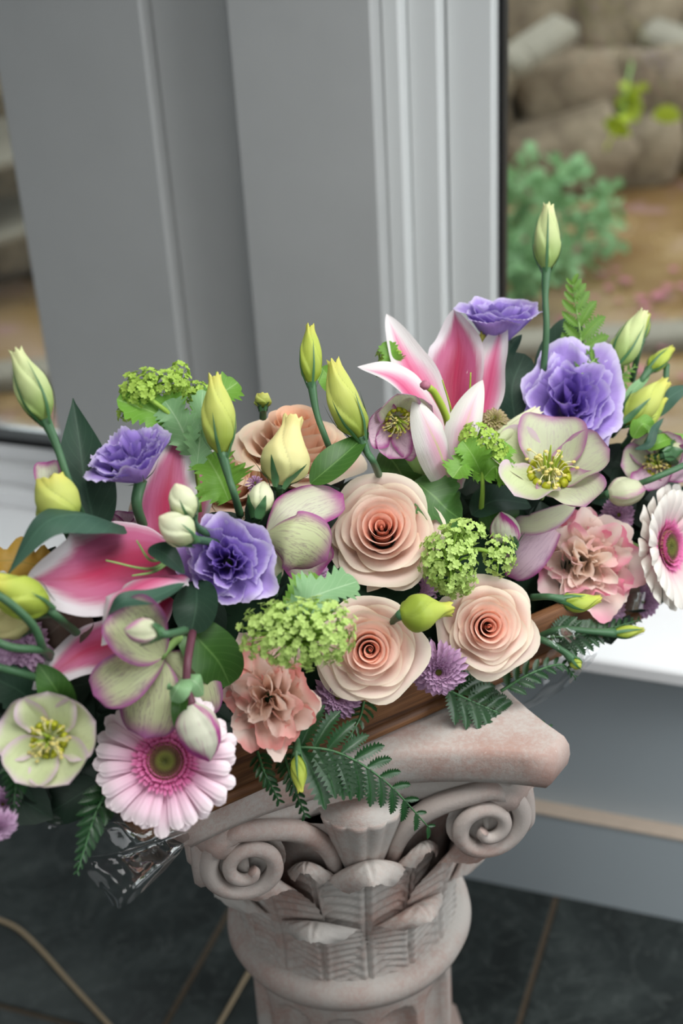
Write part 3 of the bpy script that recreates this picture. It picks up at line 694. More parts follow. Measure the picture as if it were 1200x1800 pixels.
def rose(label, px, py, rpx, face, dz=0, seed=0, N=20, spin=0, mat='rose_petal', group='peach roses', height=1.0, opn=1.0):
    R = rpx * pxm(px, py, dz); M = frame(P(px, py, dz), D(*face), spin); M[:3, 3] -= M[:3, 2] * R * .35
    T = Thing('rose', label, 'rose', M, group); rr = np.random.default_rng(seed)
    ns, nt = 15, 21; s = np.linspace(0, 1, ns)[:, None]; t = np.linspace(-1, 1, nt)[None]
    for i in range(N):
        f = i / (N - 1); core = i < 9
        r = R * (.022 + .84 * opn * f ** 1.0); al = 1.9 * (1 - f) ** 1.5 + .80 + .1 * rr.uniform(-1, 1)
        ph = i * 2.39996 + rr.uniform(-.18, .18) if i < N - 7 else (N - i) * 2.0944 + rr.uniform(-.08, .08) + (0.5236 * 2 if i >= N - 4 else 0)
        if i >= N - 7: al = 1.30
        zt = R * height * (.40 + .15 * math.sin(math.pi * min(1, f * 1.9)) - .50 * f ** 1.5) + R * .02 * rr.uniform(-1, 1)
        zb, rb = -R * .75 * height, R * .10
        b = [(rb, zb), (r * (.55 + .35 * (1 - f)) + .03 * R, zb + R * (.10 + .25 * (1 - f))), (r * 1.02, zt - R * (.16 + .20 * (1 - f))), (r, zt)]
        se = s * (1 - (.16 + .10 * f) * np.abs(t) ** 2.6) * (1 + .045 * f * np.exp(-(t / .13) ** 2))
        q = np.clip(se, 0, 1.06)
        B = [(1 - q) ** 3, 3 * q * (1 - q) ** 2, 3 * q * q * (1 - q), q ** 3]
        rho = sum(B[k] * b[k][0] for k in range(4)); z = sum(B[k] * b[k][1] for k in range(4))
        lp = np.clip((se - .56) / .44, 0, 1.1); ell = R * (.034 + .19 * f) * rr.uniform(.75, 1.25)
        sd = 1 + .35 * np.cos(np.pi * (np.abs(t) - .55) * 1.6) * f
        rho = rho + ell * sd * lp ** 2; z = z - ell * .62 * sd * lp ** 3.2
        p1, p2 = rr.uniform(0, 6.28, 2)
        wv = np.sin(2.2 * t * np.pi * .8 + p1) * s ** 3
        z = z + rho * rr.uniform(-.10, .10) * (.35 + .3 * f)
        rho = rho * (1 + (.05 + .05 * (1 - f)) * t) + R * .03 * f * wv
        z = z + R * (.03 * f + .006) * np.sin(3.1 * t + p2) * s ** 3 + R * .010 * f * np.sin(11 * t + p1) * s ** 6
        th = ph + t * al * (.62 + .38 * np.clip(s / .45, 0, 1))
        V = np.stack([rho * np.cos(th), rho * np.sin(th), z], -1)
        A = np.stack(np.broadcast_arrays(s, t * .5 + .5, np.array(f)), -1)
        T.part('petal', (V.reshape(-1, 3), gridF(ns, nt), A), MT[mat])
    uu = np.linspace(0, 1, 10); T.part('heart', lathe(np.c_[R * .03 * np.sqrt(1 - uu ** 2 * .995), R * height * (.02 + .33 * uu)], 16), MT[mat])
    for k in range(5):
        a = k * 1.2566; c, s_ = math.cos(a), math.sin(a)
        T.part('sepal', blade([[.08 * R * c, .08 * R * s_, -.76 * R * height], [.35 * R * c, .35 * R * s_, -.76 * R * height], [.7 * R * c, .7 * R * s_, -.72 * R * height]], .09 * R, [0, 0, 1], 'leaf', ns=8, nt=5), MT['sepal'])
    T.part('stem', tube([[0, 0, -.74 * R], [0, .1 * R, -1.3 * R], [0, .25 * R, -2.0 * R]], .05 * R, 7), MT['stem'])
    return T

def lisianthus(label, px, py, rpx, face, dz=0, seed=0, spin=0, mat='purple_petal', group=None, deep=.75, ruf=1.0, stem=None, layers=((5, 1.0), (5, .78), (5, .52), (3, .28)), rise=.34, frill=1.0, squash=(1, 1)):
    R = rpx * pxm(px, py, dz); M = frame(P(px, py, dz), D(*face), spin)
    T = Thing('lisianthus', label, 'lisianthus', M, group); rr = np.random.default_rng(seed)
    ns, nt = 18, 31; s = np.linspace(0, 1, ns)[:, None]; t = np.linspace(-1, 1, nt)[None]
    for li, (n, f) in enumerate(layers):
        for k in range(n):
            ph = 2 * np.pi * (k + .5 * (li % 2)) / n + rr.uniform(-.2, .2)
            r = R * f * rr.uniform(.86, 1.04) * .86; al = (math.pi / n) * (1.5 + .35 * (1 - f))
            zt = R * rise * (1 - f) ** .9 + R * rr.uniform(-.07, .07) - .02 * R; zb = -R * deep
            b = [(.07 * R, zb), (r * (.34 + .3 * (1 - f)), zb + .12 * R), (r * (.86 + .1 * (1 - f)), zt - R * (.22 + .12 * (1 - f))), (r, zt)]
            se = s * (1 - .20 * np.abs(t) ** 2.4)
            B = [(1 - se) ** 3, 3 * se * (1 - se) ** 2, 3 * se ** 2 * (1 - se), se ** 3]
            rho = sum(B[j] * b[j][0] for j in range(4)); z = sum(B[j] * b[j][1] for j in range(4))
            lp = np.clip((se - .6) / .4, 0, 1); ell = R * .16 * f * rr.uniform(.3, 1.4)
            rho = rho + ell * lp ** 2; z = z - ell * .5 * lp ** 2.5
            p = rr.uniform(0, 6.28, 6); k1 = rr.uniform(.55, .95)
            amp = ruf * R * (.075 + .03 * (1 - f))
            w1 = np.sin(2 * np.pi * k1 * t + p[0]) + .38 * np.sin(2 * np.pi * 1.7 * t + p[1])
            w2 = np.sin(2 * np.pi * k1 * t + p[2]) + .38 * np.sin(2 * np.pi * 1.6 * t + p[3])
            rho = rho + amp * w1 * s ** 2.5 + frill * R * .009 * np.sin(2 * np.pi * 6.5 * t + p[4]) * s ** 7
            z = z + amp * .8 * w2 * s ** 2.5 + frill * R * .011 * np.sin(2 * np.pi * 7.5 * t + p[5]) * s ** 7
            th = ph + t * al * (.5 + .5 * np.clip(s / .6, 0, 1)) + .12 * ruf * np.sin(2 * np.pi * 1.3 * s + p[4]) * (1.2 - f)
            rho = np.abs(rho) + .01 * R
            V = np.stack([rho * np.cos(th) * squash[0], rho * np.sin(th) * squash[1], z], -1)
            A = np.stack(np.broadcast_arrays(s, t * .5 + .5, np.array(f)), -1)
            T.part('petal', (V.reshape(-1, 3), gridF(ns, nt), A), MT[mat])
    for k in range(5):
        a = k * 1.2566 + .3; c, s_ = math.cos(a), math.sin(a)
        T.part('sepal', blade([[.05 * R * c, .05 * R * s_, -deep * R - .02 * R], [.34 * R * c, .34 * R * s_, -deep * R * .86], [.58 * R * c, .58 * R * s_, -deep * R * .52]], .035 * R, [c, s_, 0], 'spike', ns=8, nt=3), MT['sepal'])
    b0 = (M @ np.array([0, 0, -deep * R, 1]))[:3]
    if stem: stem_part(T, [b0] + stem, [.0052, .0040, .0038])
    else: T.part('stem', tube([[0, 0, -deep * R], [0, 0, -deep * R - .03], [0, .01, -deep * R - .05]], .004, 7), MT['stem'])
    return T

def bud(label, b, tip, rpx, dz=0, mat='bud_green', stem=None, group='lisianthus buds', name='lisianthus_bud', wraps=4, tw=1.1, seed=0, sep=.75, sepw=.13, shape='taper', tdz=0.0, bend=0.0, stem_r=.0030, stem_m='stem', nsep=5, cat='flower bud', sepm='sepal', flare=.55):
    B, Tp = P(*b, dz), P(*tip, dz + tdz); L = np.linalg.norm(Tp - B); R = rpx * pxm(*b, dz)
    M = frame(B, Tp - B, seed * 1.7, up=-FW); T = Thing(name, label, cat, M, group); rr = np.random.default_rng(seed)
    ns, nt = 34, 60; s = np.linspace(0, 1, ns)[:, None]; th = np.linspace(0, 2 * np.pi, nt, endpoint=False)[None]
    if shape == 'taper': pr = np.interp(s[:, 0], [0, .06, .16, .34, .55, .75, .9, .97, 1], [.25, .55, .84, 1, .92, .66, .43, .36, .40])
    elif shape == 'round': pr = np.interp(s[:, 0], [0, .08, .25, .5, .72, .88, .96, 1], [.3, .62, .95, 1, .82, .48, .2, .03])
    elif shape == 'blunt': pr = np.interp(s[:, 0], [0, .1, .3, .6, .85, 1], [.35, .75, 1, .98, .78, .62])
    elif shape == 'flared': pr = np.interp(s[:, 0], [0, .08, .25, .45, .65, .85, 1], [.2, .6, 1, .95, .62, .38, .42])
    pr = np.convolve(np.pad(pr, 2, 'edge'), [.1, .2, .4, .2, .1], 'valid'); pr[-1] = max(pr[-1], .02)
    fr = ((th * wraps / (2 * np.pi)) + tw * s * wraps / 3.0) % 1.0
    fr = np.where(fr < .84, fr / .84, (1 - fr) / .16)
    rho = R * pr[:, None] * (.90 + .17 * fr * np.clip(s * 6, 0, 1))
    z = L * s + 0 * th
    if shape in ('taper', 'blunt', 'flared'): z = z + L * .028 * np.sin(5 * th + seed) * s ** 10 + L * .018 * np.sin(9 * th) * s ** 12
    X = rho * np.cos(th) + bend * L * np.sin(np.pi * s) ; Y = rho * np.sin(th)
    A = np.stack(np.broadcast_arrays(s, th / 6.2832, fr), -1)
    cap = [gridF(ns, nt, True), np.arange(nt)[None, ::-1]]
    V = np.stack([X, Y, z], -1).reshape(-1, 3); c_ = V[-nt:].mean(0) - [0, 0, L * .05]
    V = np.vstack([V, c_]); k = np.arange(nt); cap.append(np.stack([(ns - 1) * nt + k, (ns - 1) * nt + (k + 1) % nt, np.full(nt, ns * nt)], 1))
    A = np.vstack([A.reshape(-1, 3), [[.7, .5, 0]]])
    T.part('bud_petals', (V, cap, A), MT[mat])
    for k in range(nsep):
        a = 2 * np.pi * k / max(1, nsep) + .5; c, sn = math.cos(a), math.sin(a); pts = []
        for q in np.linspace(0, sep, 7):
            rr_ = R * np.interp(q, s[:, 0], pr) * 1.06 + .0006 + flare * R * max(0, (q / sep - .62)) ** 1.3
            pts.append([rr_ * c + bend * L * math.sin(math.pi * q), rr_ * sn, L * q - .004 * (q == 0)])
        T.part('sepal', blade(pts, R * sepw * (1.9 if sep < .5 else .95), [c, sn, 0], 'spike', -.2, ns=12, nt=5), MT[sepm])
    if stem: 
        pts = [P(*q[:2], dz + (q[2] if len(q) > 2 else 0)) for q in stem]
        stem_part(T, [B + (Tp - B) * .02] + pts, [stem_r * 1.5, stem_r, stem_r, stem_r * 1.1], stem_m)
    return T

def gerbera(label, px, py, rpx, face, dz=0, seed=0, spin=0, mat='gerbera_ray', tipcurl=.10, cup=.16, wk=1.0):
    R = rpx * pxm(px, py, dz); M = frame(P(px, py, dz), D(*face), spin)
    T = Thing('gerbera', label, 'gerbera', M, 'pale pink gerberas'); rr = np.random.default_rng(seed)
    for li, (n, L, w, z0, c) in enumerate(((20, 1.0, .108, -.09, cup), (20, .94, .104, -.01, cup * 1.2))):
        for k in range(n):
            a = 2 * np.pi * (k + .5 * li) / n + rr.uniform(-.05, .05); ll = R * L * rr.uniform(.94, 1.03); dzr = rr.uniform(-.02, .03)
            x = np.array([.16 * R, .45 * ll, .78 * ll, ll]); z = R * np.array([z0, z0 + c * .35 + dzr, z0 + c * .7 + dzr, z0 + c * (.7 - tipcurl * 3) + dzr])
            pts = np.c_[x * math.cos(a), x * math.sin(a), z]
            V, F, A = blade(pts, R * w * wk, [0, 0, 1], 'strap', -.34, ns=26, nt=9, seed=k, f=.5)
            tt = A[:, 1] * 2 - 1; V = V.copy(); V[:, 2] -= R * .008 * (np.cos(2 * np.pi * tt * 1.5)) * np.clip(A[:, 0] * 2, 0, 1)
            T.part('ray_petal', (V, F, A), MT[mat])
    mb = MB()
    for li, (n, r0, L, e) in enumerate(((48, .27, .19, .25), (50, .25, .15, .55), (48, .22, .13, .95), (40, .20, .10, 1.3))):
        for k in range(n):
            a = 2 * np.pi * (k + .37 * li) / n + rr.uniform(-.04, .04); c, s_ = math.cos(a), math.sin(a); l = L * rr.uniform(.85, 1.15)
            z1 = math.sin(e) * l; x1 = r0 + math.cos(e) * l
            mb.add(*blade(R * np.array([[r0 * c, r0 * s_, .06], [(r0 + x1) / 2 * c, (r0 + x1) / 2 * s_, z1 * .6 + .085], [x1 * c, x1 * s_, z1 + .09]]), R * .022, [0, 0, 1], 'strap', -.3, ns=5, nt=3))
    T.part('inner_florets', mb, MT['gerbera_inner'], kind='stuff')
    mb = MB(); u = np.linspace(0, 1, 14)
    mb.add(*lathe(np.c_[R * .245 * (1 - u * .98), R * (.08 + .075 * np.sin(u * 2.2) - .03 * u)], 40))
    mb.A[0][:, 0] = 1 - mb.A[0][:, 0]
    for i in range(230):
        q = math.sqrt((i + .5) / 230); a = i * 2.39996; r = R * .245 * q; h = R * (.08 + .075 * math.sin((1 - q) * 2.2) - .03 * (1 - q))
        c = np.array([r * math.cos(a), r * math.sin(a), h]); k = R * (.010 + .006 * q); hh = R * (.022 + .035 * q ** 3)
        d = np.array([math.cos(a), math.sin(a), 0]) * .4 * q
        pv = [c + k * np.array([math.cos(b), math.sin(b), 0]) for b in (0, 1.57, 3.14, 4.71)]
        mb.add(np.array(pv + [p * .6 + c * .4 + (np.array([0, 0, 1]) + d) * hh for p in pv]), [np.array([[0, 1, 5, 4], [1, 2, 6, 5], [2, 3, 7, 6], [3, 0, 4, 7], [4, 5, 6, 7]])], np.tile([[q, .5, .5]], (8, 1)))
    T.part('disc', mb, MT['gerbera_disc'])
    T.part('stem', tube([[0, 0, -.02 * R], [0, 0, -.4 * R], [0, .2 * R, -.8 * R]], [.16 * R, .05 * R, .045 * R], 8), MT['stem_light'])
    return T

def mum(label, px, py, rpx, face, dz=0, seed=0, mat='mum_ray', eye=.16, rows=7, n0=26):
    R = rpx * pxm(px, py, dz); M = frame(P(px, py, dz), D(*face), seed)
    T = Thing('chrysanthemum', label, 'chrysanthemum', M, 'mauve chrysanthemums' if mat != 'mum_green' else None); rr = np.random.default_rng(seed); mb = MB()
    for r in range(rows):
        f = r / max(1, rows - 1); el = -.05 + 1.25 * f; n = int(n0 * (1 - .5 * f)); L = R * (1 - .60 * f)
        for k in range(n):
            a = 2 * np.pi * (k + .5 * (r % 2)) / n + rr.uniform(-.08, .08); l = L * rr.uniform(.88, 1.08); e = el + rr.uniform(-.08, .08)
            c, s_ = math.cos(a), math.sin(a); r0 = R * (.20 - .1 * f)
            pt = lambda q, ee: [(r0 + q * math.cos(ee)) * c, (r0 + q * math.cos(ee)) * s_, R * .05 * r * .4 + q * math.sin(ee)]
            mb.add(*blade([pt(0, e), pt(.45 * (l - r0), e + .15), pt(l - r0, e - .12)], R * .108, [-c * math.sin(e), -s_ * math.sin(e), math.cos(e)], 'strap', .5, ns=7, nt=5, f=f))
    T.part('ray_petals', mb, MT[mat], kind='stuff')
    mb = MB(); u = np.linspace(0, 1, 8)
    mb.add(*lathe(np.c_[R * .24 * (1 - u * .99), R * (.12 + .12 * np.sin(u * 1.57))], 20)); T.part('eye', mb, MT['mum_eye'])
    T.part('stem', tube([[0, 0, 0], [0, 0, -.5 * R], [0, .2 * R, -R]], [.12 * R, .06 * R, .05 * R], 7), MT['stem'])
    return T

def stamens(T, R, seed, n=34, h=.42):
    rr = np.random.default_rng(seed); nb = MB(); fb = MB(); ab = MB(); pb = MB()
    for k in range(13):
        a = 2 * np.pi * k / 13; c, s_ = math.cos(a), math.sin(a)
        nb.add(*tube([[.14 * R * c, .14 * R * s_, .0], [.22 * R * c, .22 * R * s_, .10 * R], [.27 * R * c, .27 * R * s_, .15 * R]], [.025 * R, .045 * R, .06 * R], 7))
    for k in range(n):
        a = rr.uniform(0, 6.28); q = rr.uniform(.25, 1.0); L = h * R * rr.uniform(.7, 1.1); c, s_ = math.cos(a), math.sin(a)
        e = np.array([q * .36 * R * c, q * .36 * R * s_, L * (1.05 - .45 * q)])
        fb.add(*tube([[.05 * R * c, .05 * R * s_, 0], e * .55 + [0, 0, .12 * R], e], .0045 * R + .0002, 4, 5))
        ab.add(*box(e, (.055 * R, .04 * R, .035 * R), None, .012 * R))
    for k in range(4):
        a = k * 1.57; c, s_ = math.cos(a), math.sin(a)
        pb.add(*tube([[.04 * R * c, .04 * R * s_, 0], [.06 * R * c, .06 * R * s_, .22 * R], [.12 * R * c, .12 * R * s_, .5 * R]], [.045 * R, .03 * R, .008 * R], 6))
    T.part('nectaries', nb, MT['nectary'], kind='stuff'); T.part('filaments', fb, MT['filament'], kind='stuff'); T.part('anthers', ab, MT['anther'], kind='stuff')
    T.part('pistil', pb, MT['pistil_green'])

def hellebore(label, px, py, rpx, face, dz=0, seed=0, spin=0, mats=('hellebore_pale',), cup=.32, wid=.56, group='hellebore flowers', st=True, edge=.1):
    R = rpx * pxm(px, py, dz); M = frame(P(px, py, dz), D(*face), spin)
    T = Thing('hellebore', label, 'hellebore', M, group); rr = np.random.default_rng(seed)
    for k in range(5):
        a = 2 * np.pi * ((k * 2) % 5) / 5 + rr.uniform(-.12, .12); c, s_ = math.cos(a), math.sin(a); L = R * rr.uniform(.93, 1.06); e = cup * rr.uniform(.75, 1.25)
        z = (.012 * k - .03) * R
        pts = [[.03 * R * c, .03 * R * s_, z], [.35 * L * c, .35 * L * s_, z + e * .28 * R], [.72 * L * c, .72 * L * s_, z + e * .78 * R], [L * c, L * s_, z + e * (1.05 + rr.uniform(-.3, .3)) * R]]
        T.part('sepal', blade(pts, R * wid * rr.uniform(.92, 1.08), [0, 0, 1], 'hel', 0.42, .09, 1.1, ns=18, nt=15, seed=seed * 9 + k, f=rr.uniform(0, 1), fine=.012), MT[mats[k % len(mats)]])
    if st: stamens(T, R * 1.3, seed)
    T.part('stem', tube([[0, 0, -.03 * R], [0, 0, -.25 * R], [0, .1 * R, -.6 * R]], [.06 * R, .04 * R, .04 * R], 7), MT['stem_light'])
    return T

def blades_thing(name, label, cat, specs, group=None, extra=None):
    """a flower or leaf whose parts follow their own centre lines: (part, mat, [(px,py,dz)..], half width px, hint, kwargs)"""
    c0 = specs[0][2][0]; T = Thing(name, label, cat, frame(P(*c0), [0, 0, 1], up=np.array([0, 1., 0])), group)
    for i, (pn, m, pts, wpx, hint, kw) in enumerate(specs):
        w = wpx * pxm(*pts[0]); W3 = [P(*q) for q in pts]
        h = np.array([D(*hint[0]), D(*hint[1])]) if isinstance(hint[0], (tuple, list)) else D(*hint)
        T.part(pn, blade(W3, w, h, seed=i + int(c0[0]), **kw), MT[m], True)
    if extra: extra(T)
    return T
def leaf(label, pts, wpx, m='leaf_dark', hint=(0, .3, 1), prof='leaf', cat='leaf', name='leaf', group=None, petiole=None, **kw):
    kw.setdefault('cup', .12); kw.setdefault('fold', .12); kw.setdefault('ns', 26); kw.setdefault('nt', 11)
    def ex(T):
        if petiole: T.part('petiole', tube([P(*q) for q in petiole], .0022, 6), MT['stem'], True)
    return blades_thing(name, label, cat, [('blade', m, pts, wpx, hint, dict(prof=prof, **kw))], group, ex)

# shared floret meshes of the guelder rose heads
def floret_mesh(seed):
    rr = np.random.default_rng(seed); mb = MB()
    for k in range(5):
        a = 2 * np.pi * k / 5 + rr.uniform(-.1, .1); c, s_ = math.cos(a), math.sin(a); z = rr.uniform(.05, .4)
        px_, py_ = -s_, c; V = []
        for q, wd, zz in ((.08, .20, 0), (.50, .40, z * .5), (.88, .38, z), (1.05, .22, z * .9)):
            for tt in (-1, 0, 1): V.append([q * c + tt * wd * px_, q * s_ + tt * wd * py_, zz + .10 * abs(tt)])
        mb.add(V, gridF(4, 3))
    mb.add(*tube([[0, 0, .1], [0, 0, -.6], [0, 0, -1.2]], [.10, .07, .06], 4, 3))
    m = mb.mesh('floret', True); return m
FLO = [floret_mesh(i) for i in range(4)]
FLO2 = [m.copy() for m in FLO]
for m in FLO: m.materials.append(MT['floret'])
for m in FLO2: m.materials.append(MT['floret_fresh'])
def viburnum(label, lobes, n, fpx, seed=0, fresh=False, stalks=(), leaves=(), group='green guelder rose heads'):
    px, py, rx, ry, dz = lobes[0][:5]; rr = np.random.default_rng(seed)
    T = Thing('guelder_rose', label, 'guelder rose', frame(P(px, py, dz), [0, 0, 1], up=np.array([0, 1., 0])), group)
    tot = sum(l[2] * l[3] for l in lobes); sk = MB()
    for (px, py, rx, ry, dz) in lobes:
        C = P(px, py, dz); k = pxm(px, py, dz); X, Y, Z = D(1, 0, 0), D(0, 1, 0), D(0, 0, 1); rz = min(rx, ry) * .8; m = max(6, int(n * rx * ry / tot))
        base = C - Z * rz * k * 1.1 - Y * ry * k * .6
        for i in range(m):
            zc = 1 - 1.35 * (i + .5) / m; a = i * 2.39996; q = math.sqrt(max(0, 1 - zc * zc))
            nrm = np.array([q * math.cos(a), q * math.sin(a), zc]) + rr.normal(size=3) * .07
            lump = 1 + .16 * mnoise.noise(Vector((nrm * 2.6 + seed).tolist())) + rr.uniform(-.10, .05)
            p = C + (X * nrm[0] * rx + Y * nrm[1] * ry + Z * nrm[2] * rz) * k * lump
            d = nz(X * nrm[0] / rx + Y * nrm[1] / ry + Z * nrm[2] / rz); d = nz(d + .38 * rr.normal(size=3) * .6 + .15 * EZ)
            sz = fpx * k * .5 * rr.uniform(.8, 1.2); Mf = frame(p, d, rr.uniform(0, 6.28)); Mf[:3, :3] *= sz
            o = obj('floret', (FLO2 if fresh else FLO)[int(rr.integers(4))], None, T.o, mat4=T.I @ Mf)
            if i % 3 == 0: sk.add(*tube([base * .5 + C * .5, C * .45 + p * .55, p - d * sz], [.0012, .0008, .0006], 4, 5))
    for st in stalks: sk.add(*tube([P(*q) for q in st], [.0026, .0020, .0018], 6))
    T.part('stalks', sk, MT['floret_stalk'], True)
    for (m, pts, wpx, hint, kw) in leaves:
        kk = dict(prof='broad', cup=.12, fold=.15, ns=46, nt=11, teeth=11, tamp=.5, lobes=2.2, lamp=.26, ruf=.12, rf=2); kk.update(kw)
        T.part('leaf', blade([P(*q) for q in pts], wpx * pxm(*pts[0]), D(*hint), seed=int(pts[0][0]), **kk), MT[m], True)
    return T

# one toothed fern leaflet, shared
def leaflet_mesh(m):
    ns = 56; s = np.linspace(0, 1, ns); V, F, A = blade([[0, 0, 0], [.35, .03, .02], [.7, .03, .0], [1, -.04, -.05]], .185, [0, 0, 1], 'leaf', .1, ns=ns, nt=7, fold=.25, teeth=10, tamp=.85)
    me = build_mesh('leaflet', V, F, A); me.materials.append(MT[m]); return me
LEAFLET = {m: leaflet_mesh(m) for m in ('fern_leaf', 'fern_light')}
def fern(label, rach, n, l0, hint=(0, .3, 1), m='fern_leaf', up_s=1.0, dn_s=1.0, lean=.75, seed=0, start=.08, group='leatherleaf fern fronds', tipk=.22, width=1.0):
    rr = np.random.default_rng(seed); pts = [P(*q) for q in rach]
    T = Thing('fern_frond', label, 'fern', frame(pts[0], [0, 0, 1], up=np.array([0, 1., 0])), group)
    T.part('rachis', tube(pts, [.0016, .0011, .0006], 5, 24), MT['stem_light' if m == 'fern_light' else 'sepal'], True)
    C = crom(pts, 60); N0 = D(*hint); k = pxm(*rach[0])
    for i in range(n):
        f = i / (n - 1); u = start + (1 - start) * f * .985; j = min(58, int(u * 59)); p = C[j] + (C[j + 1] - C[j]) * (u * 59 - j)
        t = nz(C[j + 1] - C[j]); sd = nz(np.cross(N0, t)); nn = nz(np.cross(t, sd))
        for sg, sc in ((1, up_s), (-1, dn_s)):
            if sc <= 0: continue
            L = l0 * k * sc * (1 - f * (1 - tipk)) * rr.uniform(.93, 1.05)
            d = nz(sd * sg + t * (lean + .7 * f) + nn * rr.uniform(-.15, .12)); zz = nz(nn + sd * sg * rr.uniform(-.15, .3)); yy = nz(np.cross(zz, d)); zz = np.cross(d, yy)
            Mf = np.eye(4); Mf[:3, 0] = d * L; Mf[:3, 1] = yy * L * width; Mf[:3, 2] = zz * L; Mf[:3, 3] = p
            obj('leaflet', LEAFLET[m], None, T.o, mat4=T.I @ Mf)
    return T
# ---------------------------------------------------------------- the bouquet
# roses
rose('large open peach rose facing forward in the middle of the arrangement', 670, 924, 108, (-.05, .22, 1), -.005, 1, 26, .4)
rose('peach rose with a tight spiral heart beside the green flower cluster, above the basket edge', 650, 1143, 98, (.0, .05, 1), -.042, 19, 26, .4)
rose('peach rose with cream outer petals nearest the pedestal corner', 860, 1102, 89, (.02, .08, 1), -.036, 3, 26, 2.2)
rose('upward facing apricot rose seen from the side behind three upright buds', 518, 738, 116, (.05, .86, .5), 0.075, 4, 26, .2, 'rose_petal_apricot')
rose('partly hidden apricot rose low behind the yellow twisted bud', 400, 835, 72, (-.2, .5, .8), .085, 5, 18, .9, 'rose_petal_apricot')
rose('apricot rose just visible beneath the small purple side-on flower', 268, 885, 46, (-.1, .4, .9), .065, 6, 16, .1, 'rose_petal_apricot')
# lisianthus
G = 'purple lisianthus flowers'
lisianthus('purple ruffled lisianthus seen from the side on a stem at the far left', 220, 786, 86, (-.30, .80, .52), .0, 11, .3, group=G, deep=.85, rise=.12, ruf=1.35, frill=2.2,
           stem=[P(240, 885, .01), P(252, 925, .03), P(262, 960, .06)])
lisianthus('purple lisianthus with a crumpled dark heart facing forward, left of centre', 397, 985, 92, (.02, .12, 1), -.035, 12, .8, group=G, layers=((5, 1.0), (5, .80), (5, .56), (4, .34), (3, .18)), squash=(.92, 1.04))
lisianthus('purple cup shaped lisianthus standing highest, seen from the side above the pink lily', 878, 535, 80, (0.03, .93, .36), .045, 13, .5, group=G, deep=.95, rise=.05, ruf=.6,
           stem=[P(872, 640, .06), P(868, 700, .07)])
lisianthus('large wide open purple lisianthus in front of the garden window', 1008, 698, 110, (.04, .30, .95), .01, 14, 1.1, group=G, deep=.6, layers=((5, 1.06), (5, .82), (5, .58), (4, .36), (3, .18)), squash=(1.08, .86))
G = 'peach pink lisianthus flowers'
BL5 = ((5, 1.0), (5, .84), (5, .62), (4, .4), (3, .2))
lisianthus('peach lisianthus with coral frilled edges below the green flower cluster', 473, 1226, 98, (.06, .16, 1), -.022, 21, .2, 'blush_petal', G, layers=BL5, ruf=1.55, frill=1.6, squash=(.88, 1.12))
lisianthus('cream lisianthus with bright pink petal tips beside the white gerbera', 1032, 985, 100, (.06, .08, 1), .005, 22, 1.0, 'blush_pink_petal', G, layers=BL5, ruf=1.5, frill=1.2, squash=(.98, 1.05))
# gerberas
gerbera('pale pink gerbera with an olive centre hanging at the basket front', 292, 1338, 130, (.02, .20, 1), -.02, 31)
gerbera('white and pink gerbera facing sideways at the end of the arrangement', 1166, 962, 113, (.74, .06, .67), .0, 32, 0, 'gerbera_ray_white', -.02, .34, 1.35)
# lilies
LI = dict(prof='lily', ns=34, nt=15)
def lily_a(T):
    T.part('pistil', tube([P(792, 770, .02), P(783, 730, .0), P(764, 692, -.015), P(752, 680, -.022)], [.0032, .0034, .003], 8), MT['pistil_green'], True)
    T.part('stigma', box(P(747, 677, -.024), (.009, .008, .008), None, .003), MT['stigma'], True)
    for a, b, c in (((797, 770), (792, 720), (777, 668)), ((788, 765), (776, 720), (766, 684)), ((822, 745), (825, 700), (827, 655))):
        T.part('filament', tube([P(*a, .02), P(*b, .005), P(*c, -.01)], [.0016, .0011, .0006], 6), MT['pistil_green'], True)
    T.part('stem', tube([P(800, 868, .03), P(790, 900, .06), P(770, 950, .10)], .005, 8), MT['stem'], True)
blades_thing('lily', 'open pink and white lily with a green pistil below the highest purple flower', 'lily', [
    ('petal', 'lily_inside', [(795, 790, .045), (797, 690, .05), (806, 610, .06), (798, 543, .055)], 54, ((-.1, .2, 1), (-.4, .3, 1)), dict(cup=.32, ruf=.16, rf=1.7, **LI)),
    ('petal', 'lily_inside_pale', [(785, 775, .04), (745, 690, .04), (712, 630, .05), (679, 552, .06)], 40, ((.5, .1, .9), (.3, 0, 1)), dict(cup=.35, ruf=.08, rf=1.2, **LI)),
    ('petal', 'lily_inside_pale', [(826, 790, .02), (854, 700, .03), (868, 630, .035), (886, 556, .04)], 40, ((-.5, .1, .85), (-.55, 0, .8)), dict(cup=.35, ruf=.14, rf=1.5, **LI)),
    ('petal', 'lily_inside_pale', [(785, 785, .035), (730, 705, .025), (690, 665, .025), (628, 645, .035)], 40, ((.4, .6, .9), (.1, 1, .6)), dict(cup=.25, ruf=.08, rf=1.3, **LI)),
    ('petal', 'lily_outside', [(796, 868, .02), (775, 800, -.015), (755, 755, -.025), (728, 698, -.02)], 38, (.25, .3, 1), dict(cup=-.45, ruf=.06, rf=1, **LI)),
    ('petal', 'lily_outside', [(806, 860, .02), (812, 780, -.005), (826, 725, -.012), (848, 668, -.008)], 34, (.3, .3, 1), dict(cup=-.38, ruf=.06, rf=1, **LI)),
], 'stargazer lilies', lily_a)
def lily_b(T):
    for a, b, c in (((300, 985), (270, 1005), (232, 1012)), ((298, 975), (265, 985), (240, 950)), ((300, 980), (262, 1000), (186, 985))):
        T.part('filament', tube([P(*a, -.0), P(*b, -.025), P(*c, -.03)], [.0016, .0012, .0006], 6), MT['stem_light'], True)
    T.part('stem', tube([P(320, 1010, .01), P(340, 1040, .05), P(360, 1080, .09)], .005, 8), MT['stem'], True)
